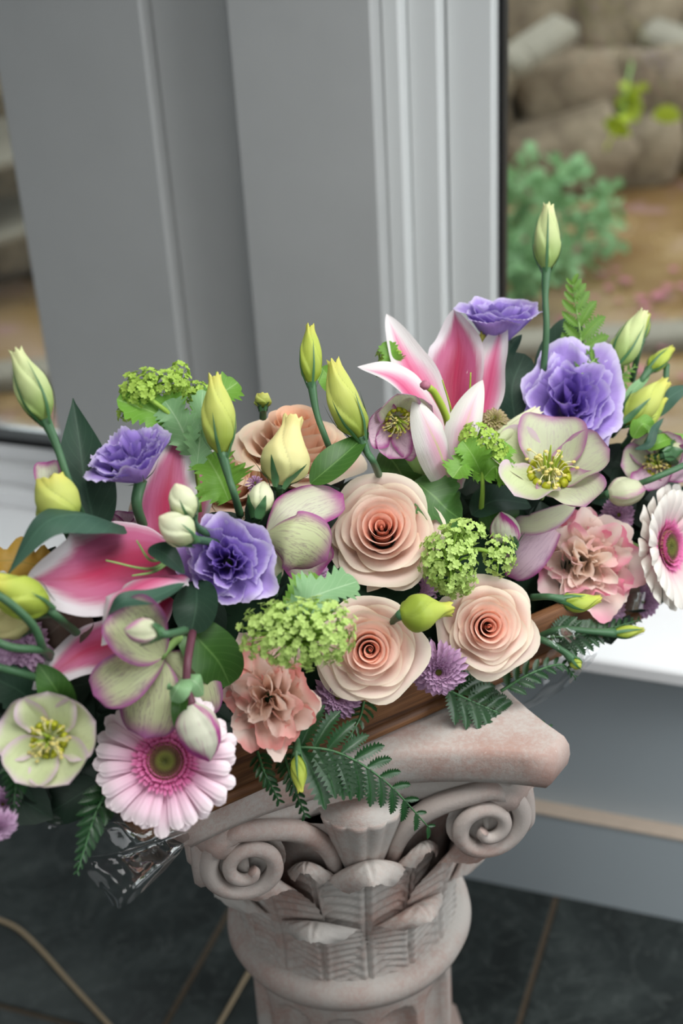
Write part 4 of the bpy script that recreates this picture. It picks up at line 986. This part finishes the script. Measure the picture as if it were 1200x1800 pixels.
blades_thing('lily', 'deep pink lily with white wavy edges spread wide at the left', 'lily', [
    ('petal', 'lily_inside', [(318, 985, .01), (225, 990, -.005), (140, 1015, -.015), (46, 1018, .0)], 86, ((-.15, .35, 1), (0, .3, 1)), dict(cup=.05, ruf=.07, rf=2.1, fine=.015, **LI)),
    ('petal', 'lily_inside', [(312, 990, .02), (292, 915, .02), (298, 840, .02), (320, 743, .03)], 56, ((.15, .1, 1), (.3, 0, 1)), dict(cup=.1, ruf=.10, rf=2.0, **LI)),
    ('petal', 'lily_inside_pale', [(322, 1010, -.01), (265, 1020, -.045), (205, 1060, -.055), (178, 1135, -.03)], 50, ((-.1, .8, .8), (-.7, .3, .9)), dict(cup=-.35, ruf=.12, rf=1.8, fine=.02, **LI)),
    ('petal', 'lily_inside', [(300, 1050, .02), (215, 1120, .005), (140, 1150, .0), (57, 1212, .005)], 46, ((0, .3, 1), (-.1, .3, 1)), dict(cup=-.12, ruf=.10, rf=1.7, **LI)),
    ('petal', 'lily_inside_pale', [(330, 960, .05), (352, 880, .05), (362, 820, .05), (372, 775, .06)], 22, (.4, .1, 1), dict(cup=.2, ruf=.1, rf=1.5, **LI)),
    ('petal', 'lily_inside', [(322, 1000, .03), (300, 950, .03), (262, 920, .035), (215, 905, .05)], 34, (0, .2, 1), dict(cup=.2, ruf=.1, rf=1.5, **LI)),
], 'stargazer lilies', lily_b)
# hellebores
hellebore('open greenish white hellebore with yellow stamens at the lower left', 88, 1300, 88, (.0, .14, 1), -.015, 41, .25, ('hellebore_pale',), .38, .60)
hellebore('open white hellebore with mauve edged sepals below the big purple lisianthus', 962, 842, 106, (.03, .66, .75), -.022, 42, .1, ('hellebore_edged', 'hellebore_pale', 'hellebore_edged'), .42, .54)
hellebore('half nodding pink hellebore with long stamens beside the yellow green bud', 694, 735, 68, (.30, -.42, .85), .01, 43, .6, ('hellebore_edged', 'hellebore_mauve', 'hellebore_mauve'), .55, .58)
hellebore('mauve hellebore tucked behind the white gerbera', 1158, 822, 62, (-.35, .35, .8), .02, 44, .9, ('hellebore_mauve', 'hellebore_edged'), .5, .56)
hellebore('small mauve hellebore half hidden under the far left purple flower', 222, 942, 44, (-.1, .4, 1), .045, 45, .2, ('hellebore_mauve',), .4, .56)
HB = dict(prof='hel', ns=24, nt=17, ruf=.05, rf=1.1, fine=.01)
blades_thing('hellebore', 'green and mauve veined hellebore seen from behind above the pink gerbera', 'hellebore', [
    ('sepal', 'hellebore_back', [(286, 1152, -.045), (255, 1125, -.062), (228, 1092, -.070), (205, 1066, -.068)], 54, (.1, .2, 1), dict(cup=.35, **HB)),
    ('sepal', 'hellebore_back', [(292, 1150, -.02), (330, 1180, -.025), (350, 1220, -.022), (362, 1268, -.015)], 46, (.25, .2, 1), dict(cup=-.3, **HB)),
    ('sepal', 'hellebore_back', [(282, 1158, -.03), (272, 1205, -.036), (262, 1250, -.036), (254, 1298, -.03)], 56, (0, .2, 1), dict(cup=-.35, **HB)),
    ('sepal', 'hellebore_back', [(288, 1152, -.035), (245, 1170, -.045), (205, 1195, -.045), (164, 1222, -.036)], 46, (-.1, .2, 1), dict(cup=-.3, **HB)),
], 'hellebore flowers', lambda T: stem_part(T, [P(284, 1154, -.04), P(305, 1130, -.03), P(330, 1112, -.01)], .003, 'stem_light'))
blades_thing('hellebore', 'side-on hellebore with magenta rimmed sepals between purple and peach flowers', 'hellebore', [
    ('sepal', 'hellebore_magenta', [(470, 938, -.01), (505, 905, -.025), (550, 880, -.02), (603, 868, -.005)], 44, (.1, .5, 1), dict(cup=-.3, **HB)),
    ('sepal', 'hellebore_magenta', [(470, 942, -.005), (515, 960, -.01), (545, 985, .0), (570, 1000, .01)], 44, (0, -.1, 1), dict(cup=.2, **HB)),
    ('sepal', 'hellebore_back', [(468, 940, -.02), (505, 945, -.045), (545, 960, -.045), (575, 985, -.03)], 56, (0, .1, 1), dict(cup=-.4, **HB)),
], 'hellebore flowers', lambda T: stem_part(T, [P(468, 940, -.012), P(455, 950, .0), P(440, 975, .03)], .003, 'stem_light'))
blades_thing('hellebore', 'dark mauve hellebore in shade left of the pink tipped lisianthus', 'hellebore', [
    ('sepal', 'hellebore_edged', [(1010, 885, .01), (970, 905, .0), (935, 918, .005), (900, 915, .02)], 28, (0, .8, .7), dict(cup=-.2, **HB)),
    ('sepal', 'hellebore_mauve', [(985, 905, .025), (950, 940, .015), (915, 975, .015), (885, 1010, .03)], 42, (-.1, .1, 1), dict(cup=-.2, **HB)),
], 'hellebore flowers')
blades_thing('hellebore', 'pink edged hellebore sepal showing above the cut yellow bud', 'hellebore', [
    ('sepal', 'hellebore_magenta', [(92, 880, .02), (88, 850, .02), (84, 830, .02), (82, 812, .025)], 24, (.1, .2, 1), dict(cup=.4, **HB)),
], 'hellebore flowers')
G = 'hellebore buds'
HK = dict(group=G, name='hellebore_bud', shape='round', mat='hellebore_bud', wraps=3, tw=.35)
bud('oval cream hellebore bud lying across the green hellebore', (276, 1112), (218, 1107), 23, -.092, stem=[(295, 1115), (325, 1108, .04)], sep=.4, sepw=.3, seed=1, **{**HK, 'mat': 'bud_blush'})
bud('white and magenta hellebore bud hanging over the pink gerbera', (334, 1238), (368, 1338), 38, -.06, stem=[(328, 1205), (330, 1160), (338, 1112, .02)], sep=.0, nsep=0, seed=2, stem_m='stem_maroon', **HK)
bud('pale hellebore bud with a magenta stripe behind the airy green cluster', (896, 962), (880, 900), 27, .0, stem=[(905, 985, .03)], sep=.3, sepw=.3, seed=3, **HK)
bud('green and mauve hellebore bud under the white hellebore', (1070, 868), (1134, 860), 26, -.005, stem=[(1050, 872, .03)], sep=.0, nsep=0, seed=4, **{**HK, 'mat': 'bud_blush'})
bud('round pale green hellebore bud at the picture edge above the white gerbera', (1168, 800), (1210, 792), 20, .0, stem=[(1140, 805, .02)], sep=.45, sepw=.4, seed=5, **{**HK, 'mat': 'bud_pale'})
bud('grey green hellebore bud under the cream flower bud', (452, 905), (464, 846), 23, .0, stem=[(448, 930, .03)], sep=.5, sepw=.5, seed=6, **{**HK, 'mat': 'bud_pale'})
bud('small pale hellebore bud against the edge of the central purple flower', (481, 1024), (485, 962), 16, -.01, stem=[(482, 1045, .03)], sep=.3, sepw=.3, seed=7, **{**HK, 'mat': 'bud_blush'})
bud('pale round bud above its twin next to the central purple flower', (334, 912), (308, 850), 26, -.055, stem=[(350, 930, .02), (380, 945, .05)], sep=.62, sepw=.16, seed=8, mat='bud_pale', shape='round')
bud('pale round bud, lower of the pair beside the central purple flower', (338, 948), (280, 908), 29, -.06, stem=[(355, 950, .02), (385, 955, .05)], sep=.62, sepw=.16, seed=9, mat='bud_pale', shape='round')
# bracts of the hanging hellebore bud
blades_thing('hellebore_bract', 'small pale green bract above the hanging white and magenta bud', 'leaf', [
    ('blade', 'leaf_sage', [(322, 1190, -.055), (312, 1208, -.07), (300, 1232, -.06)], 24, (-.3, .4, 1), dict(prof='broad', cup=-.3, ns=14, nt=9)),
    ('blade', 'leaf_sage', [(322, 1190, -.055), (345, 1200, -.065), (358, 1222, -.055)], 20, (.3, .5, 1), dict(prof='broad', cup=-.3, ns=14, nt=9)),
    ('blade', 'leaf_green', [(322, 1195, -.05), (316, 1240, -.058), (308, 1282, -.05)], 16, (-.3, .2, 1), dict(prof='leaf', cup=.2, ns=14, nt=9))])
# lisianthus buds on stems
bud('pale green twisted bud leaning outward on the far left stem', (80, 738), (28, 616), 31, .0, stem=[(100, 785), (122, 850), (152, 925, .04)], seed=1, sep=.82)
bud('yellow twisted bud standing above the central purple flower', (390, 797), (377, 661), 31, -.02, mat='bud_yellow', stem=[(402, 840), (412, 870), (422, 905, .03)], seed=2, sep=.5)
bud('slim olive bud highest on the middle stem', (547, 674), (545, 573), 21, -.01, mat='bud_lime', stem=[(556, 725), (572, 770), (590, 815, .04)], seed=3, sep=.72, stem_r=.0026)
bud('bent lime bud in front of the half nodding hellebore', (634, 768), (586, 634), 31, -.015, mat='bud_yellow', stem=[(645, 795), (656, 812), (668, 840, .05)], seed=4, sep=.55, bend=.06)
bud('tall green bud alone on a long stem against the garden', (960, 473), (963, 361), 25, .02, mat='bud_green', stem=[(958, 520), (960, 580), (954, 660, .02)], seed=5, sep=.92)
bud('green bud with dark sepals behind the large purple flower', (1080, 642), (1131, 550), 26, .02, mat='bud_green', stem=[(1070, 665), (1058, 700, .03)], seed=6, sep=.72)
bud('small green bud angled outward, second from the window side', (1140, 650), (1181, 612), 15, .03, mat='bud_lime', stem=[(1125, 672), (1105, 710, .03)], seed=7, sep=.8, sepw=.22)
bud('pair of yellow green bud petals beside the large purple flower', (1095, 742), (1170, 672), 27, .015, mat='bud_yellow', stem=[(1075, 765, .04)], seed=8, sep=.45)
bud('second yellow green bud petal tucked under the pair beside the large purple flower', (1112, 762), (1166, 700), 20, .02, mat='bud_lime', stem=[(1095, 785, .03)], seed=28, sep=.3)
leaf('pale leaf edge between the yellow green buds and the dark sepalled bud', [(1095, 705, .025), (1118, 680, .025), (1142, 660, .03)], 9, 'leaf_sage', (0, .3, 1))
leaf('narrow curled green leaf at the picture edge under the blue green one', [(1128, 790, .015), (1150, 765, .01), (1165, 770, .01), (1180, 800, .02)], 9, 'leaf_green', (0, .5, 1))
bud('tiny upright green bud behind the dark sepalled one', (1126, 597), (1140, 552), 9, .05, mat='bud_lime', stem=[(1120, 625), (1110, 670, .02)], seed=9, sep=.95, sepw=.3)
bud('broad cream opening bud in front of the side-on apricot rose', (490, 852), (516, 735), 45, -.005, mat='bud_cream', stem=[(492, 880, .03)], seed=10, sep=.3, sepw=.10, shape='flared', wraps=3, tw=.9)
bud('lime half open bud wedged between the two lower roses', (704, 1080), (790, 1070), 34, -.07, mat='bud_lime', stem=[(690, 1092, .03), (680, 1110, .06)], seed=11, sep=.22, nsep=0, shape='flared', wraps=3)
bud('lime bud pointing out at the left edge', (82, 1068), (-15, 1028), 36, -.02, mat='bud_lime', stem=[(105, 1088), (150, 1125, .05)], seed=12, sep=.5, sepw=.14, shape='blunt')
bud('cut yellow bud with an open top behind the broad dark leaf', (112, 925), (88, 838), 40, .0, mat='bud_yellow', stem=[(125, 950, .04)], seed=13, sep=.15, shape='blunt', wraps=3)
bud('little yellow green bud hanging in front of the basket', (522, 1328), (528, 1392), 15, -.02, mat='bud_lime', stem=[(521, 1305, .01), (515, 1280, .04)], seed=14, sep=.7, sepw=.2)
bud('curved green bud on a straight stem in front of the pink tipped lisianthus', (988, 1054), (1053, 1052), 18, -.045, mat='bud_lime', stem=[(965, 1049), (935, 1050, .03)], seed=15, sep=.5, bend=-.10, sepw=.25)
bud('slim green bud pointing over the bright sill', (1078, 1113), (1130, 1107), 12, .0, mat='bud_lime', stem=[(1040, 1110), (985, 1106), (950, 1118, .02)], seed=16, sep=1.0, sepw=.3)
bud('tiny drooping green bud at the right of the basket', (1004, 1158), (1020, 1175), 11, -.01, mat='bud_lime', stem=[(990, 1145), (960, 1128), (930, 1118, .02)], seed=17, sep=1.1, sepw=.3, shape='round')
bud('pale cream bud low at the left edge under the lime bud', (50, 1100), (-25, 1092), 28, .015, mat='bud_cream', stem=[(70, 1105, .03)], seed=18, sep=.3, shape='blunt')
bud('lily bud, closed pale green, lying below the large purple flower', (862, 782), (945, 722), 15, .005, mat='bud_pale', group=None, name='lily_bud', stem=[(850, 795, .03)], seed=19, nsep=0, shape='blunt', wraps=3, tw=.1)
bud('green lily bud standing behind the tall lily petals', (838, 690), (846, 588), 20, .055, mat='bud_lime', group=None, name='lily_bud', stem=[(834, 720, .02)], seed=20, nsep=0, shape='taper', wraps=3, tw=.1)
bud('small yellow bud peeping over the apricot rose', (462, 716), (461, 692), 15, .07, mat='bud_yellow', stem=[(462, 735, .01)], seed=21, sep=.3, shape='blunt')
# guelder rose heads
viburnum('dense domed green guelder rose head in the centre front', [(525, 1112, 94, 58, -.088)], 300, 14, 1, leaves=[
    ('leaf_sage', [(505, 1075, -.06), (560, 1045, -.075), (628, 1022, -.065)], 36, (0, .4, 1), {}), ('leaf_bright', [(500, 1065, -.05), (540, 1030, -.06), (575, 1020, -.05)], 26, (-.2, .6, 1), {})])
viburnum('airy green guelder rose head with a side lobe over the peach roses', [(792, 985, 44, 58, -.03), (815, 935, 36, 22, -.03), (876, 975, 28, 36, -.03), (800, 1025, 34, 22, -.02), (760, 985, 20, 44, -.02)], 270, 13, 2,
         stalks=[[(800, 975, -.02), (840, 966, -.025), (872, 975, -.03)], [(790, 1010, .0), (800, 975, -.02), (812, 935, -.03)]])
viburnum('small tight green guelder rose head with toothed leaves below the lily', [(838, 770, 30, 24, -.02), (872, 795, 18, 22, -.015)], 80, 13, 3, True, leaves=[
    ('leaf_bright', [(845, 835, -.005), (818, 815, -.02), (795, 840, -.02)], 30, (-.2, .4, 1), {}), ('leaf_bright', [(850, 840, -.005), (872, 820, -.02), (892, 845, -.015)], 30, (.2, .4, 1), {}),
    ('leaf_bright', [(845, 830, -.01), (830, 800, -.025), (812, 775, -.02)], 24, (-.2, .3, 1), {}), ('leaf_bright', [(855, 830, -.01), (880, 800, -.02), (892, 780, -.015)], 22, (.2, .3, 1), {})],
    stalks=[[(845, 900, .03), (848, 850, .0), (842, 790, -.01)]])
viburnum('loose lime green guelder rose head rising at the upper left with pale stalks', [(270, 672, 48, 22, .02), (315, 668, 18, 30, .02), (240, 690, 30, 20, .02), (345, 690, 24, 20, .03), (225, 725, 16, 14, .03)], 170, 13, 4, True, leaves=[
    ('leaf_bright', [(335, 770, .02), (280, 730, .02), (205, 702, .025)], 42, (-.1, .5, 1), {}), ('leaf_sage', [(338, 800, .015), (315, 745, .01), (290, 705, .015)], 34, (-.2, .2, 1), {}),
    ('leaf_bright', [(345, 760, .03), (375, 705, .03), (418, 672, .03)], 34, (.2, .4, 1), {}), ('leaf_sage', [(345, 830, .01), (352, 760, .005), (356, 685, .01)], 26, (.5, .1, 1), {}),
    ('leaf_bright', [(402, 880, .01), (385, 840, .0), (362, 800, .01)], 44, (.2, .3, 1), {})],
    stalks=[[(350, 900, .04), (340, 800, .03), (290, 680, .02)], [(335, 780, .03), (318, 720, .02), (318, 665, .02)], [(340, 790, .03), (300, 730, .015), (245, 690, .02)]])
viburnum('small lime green guelder rose tuft behind the left tip of the pink lily', [(686, 625, 20, 18, .06)], 34, 13, 5, True, leaves=[('leaf_bright', [(695, 650, .06), (688, 630, .05), (678, 600, .055)], 18, (0, .2, 1), {})])
# chrysanthemums
mum('mauve chrysanthemum under the lime bud at the left edge', 38, 1140, 56, (.05, .25, 1), .03, 1)
mum('deep mauve chrysanthemum between the centre rose and the lower roses', 728, 1035, 52, (.15, .1, 1), .035, 2, 'mum_ray_deep')
mum('mauve chrysanthemum hanging between the two lower roses above the basket', 770, 1178, 54, (.0, -.25, 1), -.008, 3, 'mum_ray_deep')
mum('deep mauve chrysanthemum mostly hidden under the spiral hearted rose', 594, 1222, 46, (-.05, -.2, 1), .008, 4, 'mum_ray_deep')
mum('small mauve chrysanthemum peeping below the pink tipped lisianthus', 1066, 1070, 36, (.1, -.1, 1), .035, 5)
mum('mauve chrysanthemum in shadow under the white gerbera', 1128, 1056, 36, (.1, -.2, 1), .05, 6, 'mum_ray_deep')
mum('mauve chrysanthemum drooping at the lower left edge', -6, 1452, 40, (.4, -.5, .8), .0, 7)
mum('mauve chrysanthemum half cut off at the left edge below the leaves', 5, 1410, 32, (.2, -.3, .8), .03, 14, 'mum_ray_deep')
mum('deep mauve chrysanthemum behind the mauve edged hellebore bud', 1085, 905, 34, (.1, 0, 1), .02, 8, 'mum_ray_deep')
mum('mauve chrysanthemum deep behind the lily stem', 755, 870, 40, (-.1, .2, 1), .06, 9)
mum('mauve chrysanthemum peeping over the side-on hellebore', 448, 850, 18, (.1, .4, 1), .05, 10, 'mum_ray_deep', rows=4, n0=14)
mum('mauve chrysanthemum just showing under the side-on hellebore', 552, 1010, 30, (.1, .1, 1), .04, 12, 'mum_ray_deep')
mum('tight green button chrysanthemum between the lily and its bud', 868, 738, 27, (-.05, .5, .9), .01, 11, 'mum_green', rows=6, n0=24)
# leaves
leaf('tall dark blue green leaf standing behind the far left purple flower', [(170, 940, .03), (150, 850, .03), (140, 780, .035), (128, 700, .045)], 58, 'leaf_dark', (.25, .2, 1), 'ovate', fold=.2)
leaf('broad blue green leaf arching down at the left edge', [(218, 925, .0), (150, 905, -.025), (78, 920, -.03), (12, 1012, -.015)], 54, 'leaf_blue', (-.1, .8, .8), 'ovate', fold=-.1, cup=-.15)
leaf('narrow leaf lying across the deep pink lily', [(325, 1025, -.065), (270, 1050, -.078), (215, 1058, -.075), (188, 1085, -.06)], 19, 'leaf_blue', (0, .7, .7))
leaf('rounded green leaf right of the hellebore seen from behind', [(318, 1090, -.02), (355, 1130, -.03), (385, 1165, -.03), (404, 1204, -.02)], 46, 'leaf_green', (.1, .3, 1), 'broad')
leaf('dark green leaf above the hellebore seen from behind', [(345, 1020, -.015), (345, 1065, -.03), (335, 1115, -.03)], 40, 'leaf_dark', (-.1, .3, 1), 'broad')
leaf('small dark leaf tucked under the central purple flower', [(262, 962, -.03), (292, 975, -.045), (325, 1008, -.04)], 22, 'leaf_dark', (.1, .6, .8))
leaf('pointed green leaf above the greenish white hellebore', [(122, 1262, .0), (100, 1215, -.015), (66, 1166, -.01)], 32, 'leaf_green', (-.2, .2, 1))
leaf('pointed dark green leaf beside the centre rose', [(545, 850, .0), (575, 825, -.01), (610, 795, -.015), (648, 760, -.01)], 30, 'leaf_green', (-.3, .3, 1), fold=.15)
leaf('dark leaf behind the large purple flower', [(965, 690, .06), (978, 640, .06), (1008, 560, .07)], 40, 'leaf_dark', (0, .2, 1), 'broad')
leaf('dark rounded leaf behind the tall lily petal', [(905, 740, .055), (900, 680, .055), (922, 622, .06)], 36, 'leaf_dark', (.1, .2, 1), 'broad')
leaf('dark pointed sepal leaf under the highest purple flower', [(888, 640, .05), (895, 615, .05), (917, 588, .055)], 12, 'leaf_dark', (.1, .2, 1))
leaf('lobed dark green leaf below the lily stem', [(728, 845, .02), (760, 870, .005), (785, 895, .0), (812, 915, .015)], 44, 'leaf_green', (.1, .4, 1), 'broad', lobes=2.2, lamp=.22, teeth=7, tamp=.3)
leaf('dark green leaf under the half nodding hellebore', [(672, 790, .04), (700, 825, .03), (722, 875, .04)], 38, 'leaf_green', (.2, .3, 1), 'broad')
leaf('round bright leaf behind the slim olive bud', [(588, 690, .055), (578, 665, .05), (564, 645, .055)], 20, 'leaf_bright', (0, .2, 1), 'broad')
leaf('dark hellebore leaf in the shade below the mauve edged hellebore', [(828, 905, .03), (870, 880, .02), (930, 885, .03)], 34, 'leaf_dark', (0, .7, .8), 'broad')
leaf('mid green leaf under the dark hellebore leaf', [(850, 945, .035), (875, 905, .03), (905, 890, .04)], 28, 'leaf_green', (0, .5, .8), 'broad')
leaf('pointed green leaf behind the left lily tip', [(712, 680, .03), (690, 660, .035), (660, 662, .035)], 16, 'leaf_green', (0, .6, .8))
leaf('golden brown curled leaf at the left edge of the basket', [(115, 1000, .03), (70, 995, .025), (20, 985, .03), (-25, 990, .04)], 34, 'leaf_golden', (0, .5, 1), 'broad', lobes=3.2, lamp=.3, ruf=.3, rf=3)
leaf('dull brown leaf in the shade under the left lily petal', [(150, 1070, .025), (110, 1095, .02), (75, 1125, .03)], 52, 'leaf_brown', (0, .3, 1), 'broad')
leaf('dark leaf in the shade left of the lower lily petal', [(60, 1240, .03), (35, 1215, .025), (-15, 1190, .03)], 40, 'leaf_dark', (0, .4, 1), 'broad', teeth=6, tamp=.25)
leaf('blue green curved leaf at the picture edge beside the garden window', [(1150, 735, .02), (1175, 700, .02), (1210, 678, .03)], 17, 'leaf_blue', (0, .5, 1))
leaf('narrow blue green leaf above the white gerbera, upper of two', [(1115, 790, .0), (1140, 782, -.01), (1150, 755, -.01), (1166, 735, .0)], 8, 'leaf_blue', (.2, .6, 1))
leaf('small bright leaf below the yellow green bud pair', [(1112, 770, .01), (1130, 745, .0), (1150, 760, .005)], 18, 'leaf_bright', (0, .5, 1), 'broad')
leaf('light green leaf at the picture edge above the round hellebore bud', [(1135, 790, .01), (1165, 775, .0), (1205, 765, .01)], 14, 'leaf_bright', (0, .6, 1))
for i, (lb, pts) in enumerate((('thin green stalk running to the upper bud at the left edge', [(-20, 1036, -.03), (20, 1062, -.04), (60, 1102, -.035), (76, 1140, -.02), (95, 1165, .03)]),
                               ('thin green stalk crossing the left chrysanthemum', [(-20, 1120, -.02), (20, 1138, -.03), (75, 1143, -.02), (95, 1155, .03)]),
                               ('thin green stalk under the left chrysanthemum', [(-20, 1168, -.01), (25, 1180, -.015), (70, 1192, .0), (110, 1200, .04)]),
                               ('thin dark stalk above the white gerbera, lower one', [(1215, 812, -.03), (1170, 832, -.03), (1130, 848, -.015), (1090, 860, .03)]),
                               ('thick pale green stalk under the half nodding hellebore', [(712, 790, .03), (730, 815, .025), (748, 845, .05)]),
                               ('thin stalk with narrow leaf reaching up at the right edge', [(1172, 640, .03), (1166, 690, .03), (1140, 760, .04)]))):
    T = Thing('flower_stalk', lb, 'stalk', frame(P(*pts[-1]), [0, 0, 1], up=np.array([0, 1., 0])))
    T.part('stalk', tube([P(*q) for q in pts], .0060 if 'thick' in lb else .0030, 7), MT['stem_light' if 'thick' in lb else 'stem'], True)
# ferns
fern('large dark fern frond hanging over the pedestal front', [(500, 1312, .0), (590, 1322, -.02), (675, 1372, -.03), (754, 1455, -.025)], 11, 112, (0, .3, 1), up_s=.78, dn_s=1.0, lean=.5, width=.9, seed=1, start=.10)
fern('dark fern frond pointing along the pedestal top below the roses', [(770, 1205, .03), (840, 1238, .02), (900, 1262, .02), (964, 1280, .02)], 12, 74, (0, .5, 1), seed=2, up_s=1.0, dn_s=.9, lean=.7)
fern('light green upright fern frond in front of the garden window', [(1012, 665, .03), (1020, 600, .03), (1012, 540, .03), (1006, 500, .03)], 8, 78, (0, .0, 1), 'fern_light', up_s=.75, dn_s=1.0, lean=.9, seed=3, tipk=.3)
fern('small light fern tip beside the upright frond', [(1020, 660, .02), (1045, 632, .02), (1082, 608, .02)], 6, 36, (0, .2, 1), 'fern_light', seed=4)
fern('light fern tip behind the dark sepalled bud', [(1060, 690, .03), (1085, 665, .03), (1115, 645, .03)], 6, 40, (0, .2, 1), 'fern_light', seed=11)
fern('dark fern frond hanging in front of the clear wrap under the gerbera', [(200, 1370, .03), (170, 1425, .02), (152, 1480, .02), (136, 1532, .02)], 10, 50, (0, .1, 1), seed=5, lean=1.0)
fern('narrow dark fern tip hanging over the basket, nearest the gerbera', [(452, 1322, .02), (466, 1360, .0), (489, 1406, .005)], 9, 30, (0, .1, 1), seed=6, lean=1.0, tipk=.5)
fern('narrow dark fern tip hanging beside the little yellow green bud', [(498, 1320, .02), (512, 1370, .0), (535, 1431, .005)], 10, 32, (0, .1, 1), seed=7, lean=1.0, tipk=.5)
fern('dark fern frond at the lower left edge', [(40, 1330, .03), (28, 1380, .02), (22, 1442, .02)], 9, 44, (0, .1, 1), seed=8, lean=1.0)
fern('dark fern frond below the slim green bud over the sill', [(955, 1120, .025), (1015, 1118, .01), (1070, 1105, .01), (1122, 1090, .015)], 13, 50, (0, .3, 1), seed=9, lean=.8)
fern('dark curling fern spray under the tiny drooping bud', [(880, 1215, .01), (930, 1185, .0), (985, 1168, -.005), (1010, 1190, .0)], 10, 38, (0, .4, 1), seed=10)
fern('small fern sprig under the spiral hearted rose', [(640, 1230, .03), (632, 1262, .01), (612, 1300, .01)], 7, 34, (0, .1, 1), seed=12)
# foliage packed between the stems
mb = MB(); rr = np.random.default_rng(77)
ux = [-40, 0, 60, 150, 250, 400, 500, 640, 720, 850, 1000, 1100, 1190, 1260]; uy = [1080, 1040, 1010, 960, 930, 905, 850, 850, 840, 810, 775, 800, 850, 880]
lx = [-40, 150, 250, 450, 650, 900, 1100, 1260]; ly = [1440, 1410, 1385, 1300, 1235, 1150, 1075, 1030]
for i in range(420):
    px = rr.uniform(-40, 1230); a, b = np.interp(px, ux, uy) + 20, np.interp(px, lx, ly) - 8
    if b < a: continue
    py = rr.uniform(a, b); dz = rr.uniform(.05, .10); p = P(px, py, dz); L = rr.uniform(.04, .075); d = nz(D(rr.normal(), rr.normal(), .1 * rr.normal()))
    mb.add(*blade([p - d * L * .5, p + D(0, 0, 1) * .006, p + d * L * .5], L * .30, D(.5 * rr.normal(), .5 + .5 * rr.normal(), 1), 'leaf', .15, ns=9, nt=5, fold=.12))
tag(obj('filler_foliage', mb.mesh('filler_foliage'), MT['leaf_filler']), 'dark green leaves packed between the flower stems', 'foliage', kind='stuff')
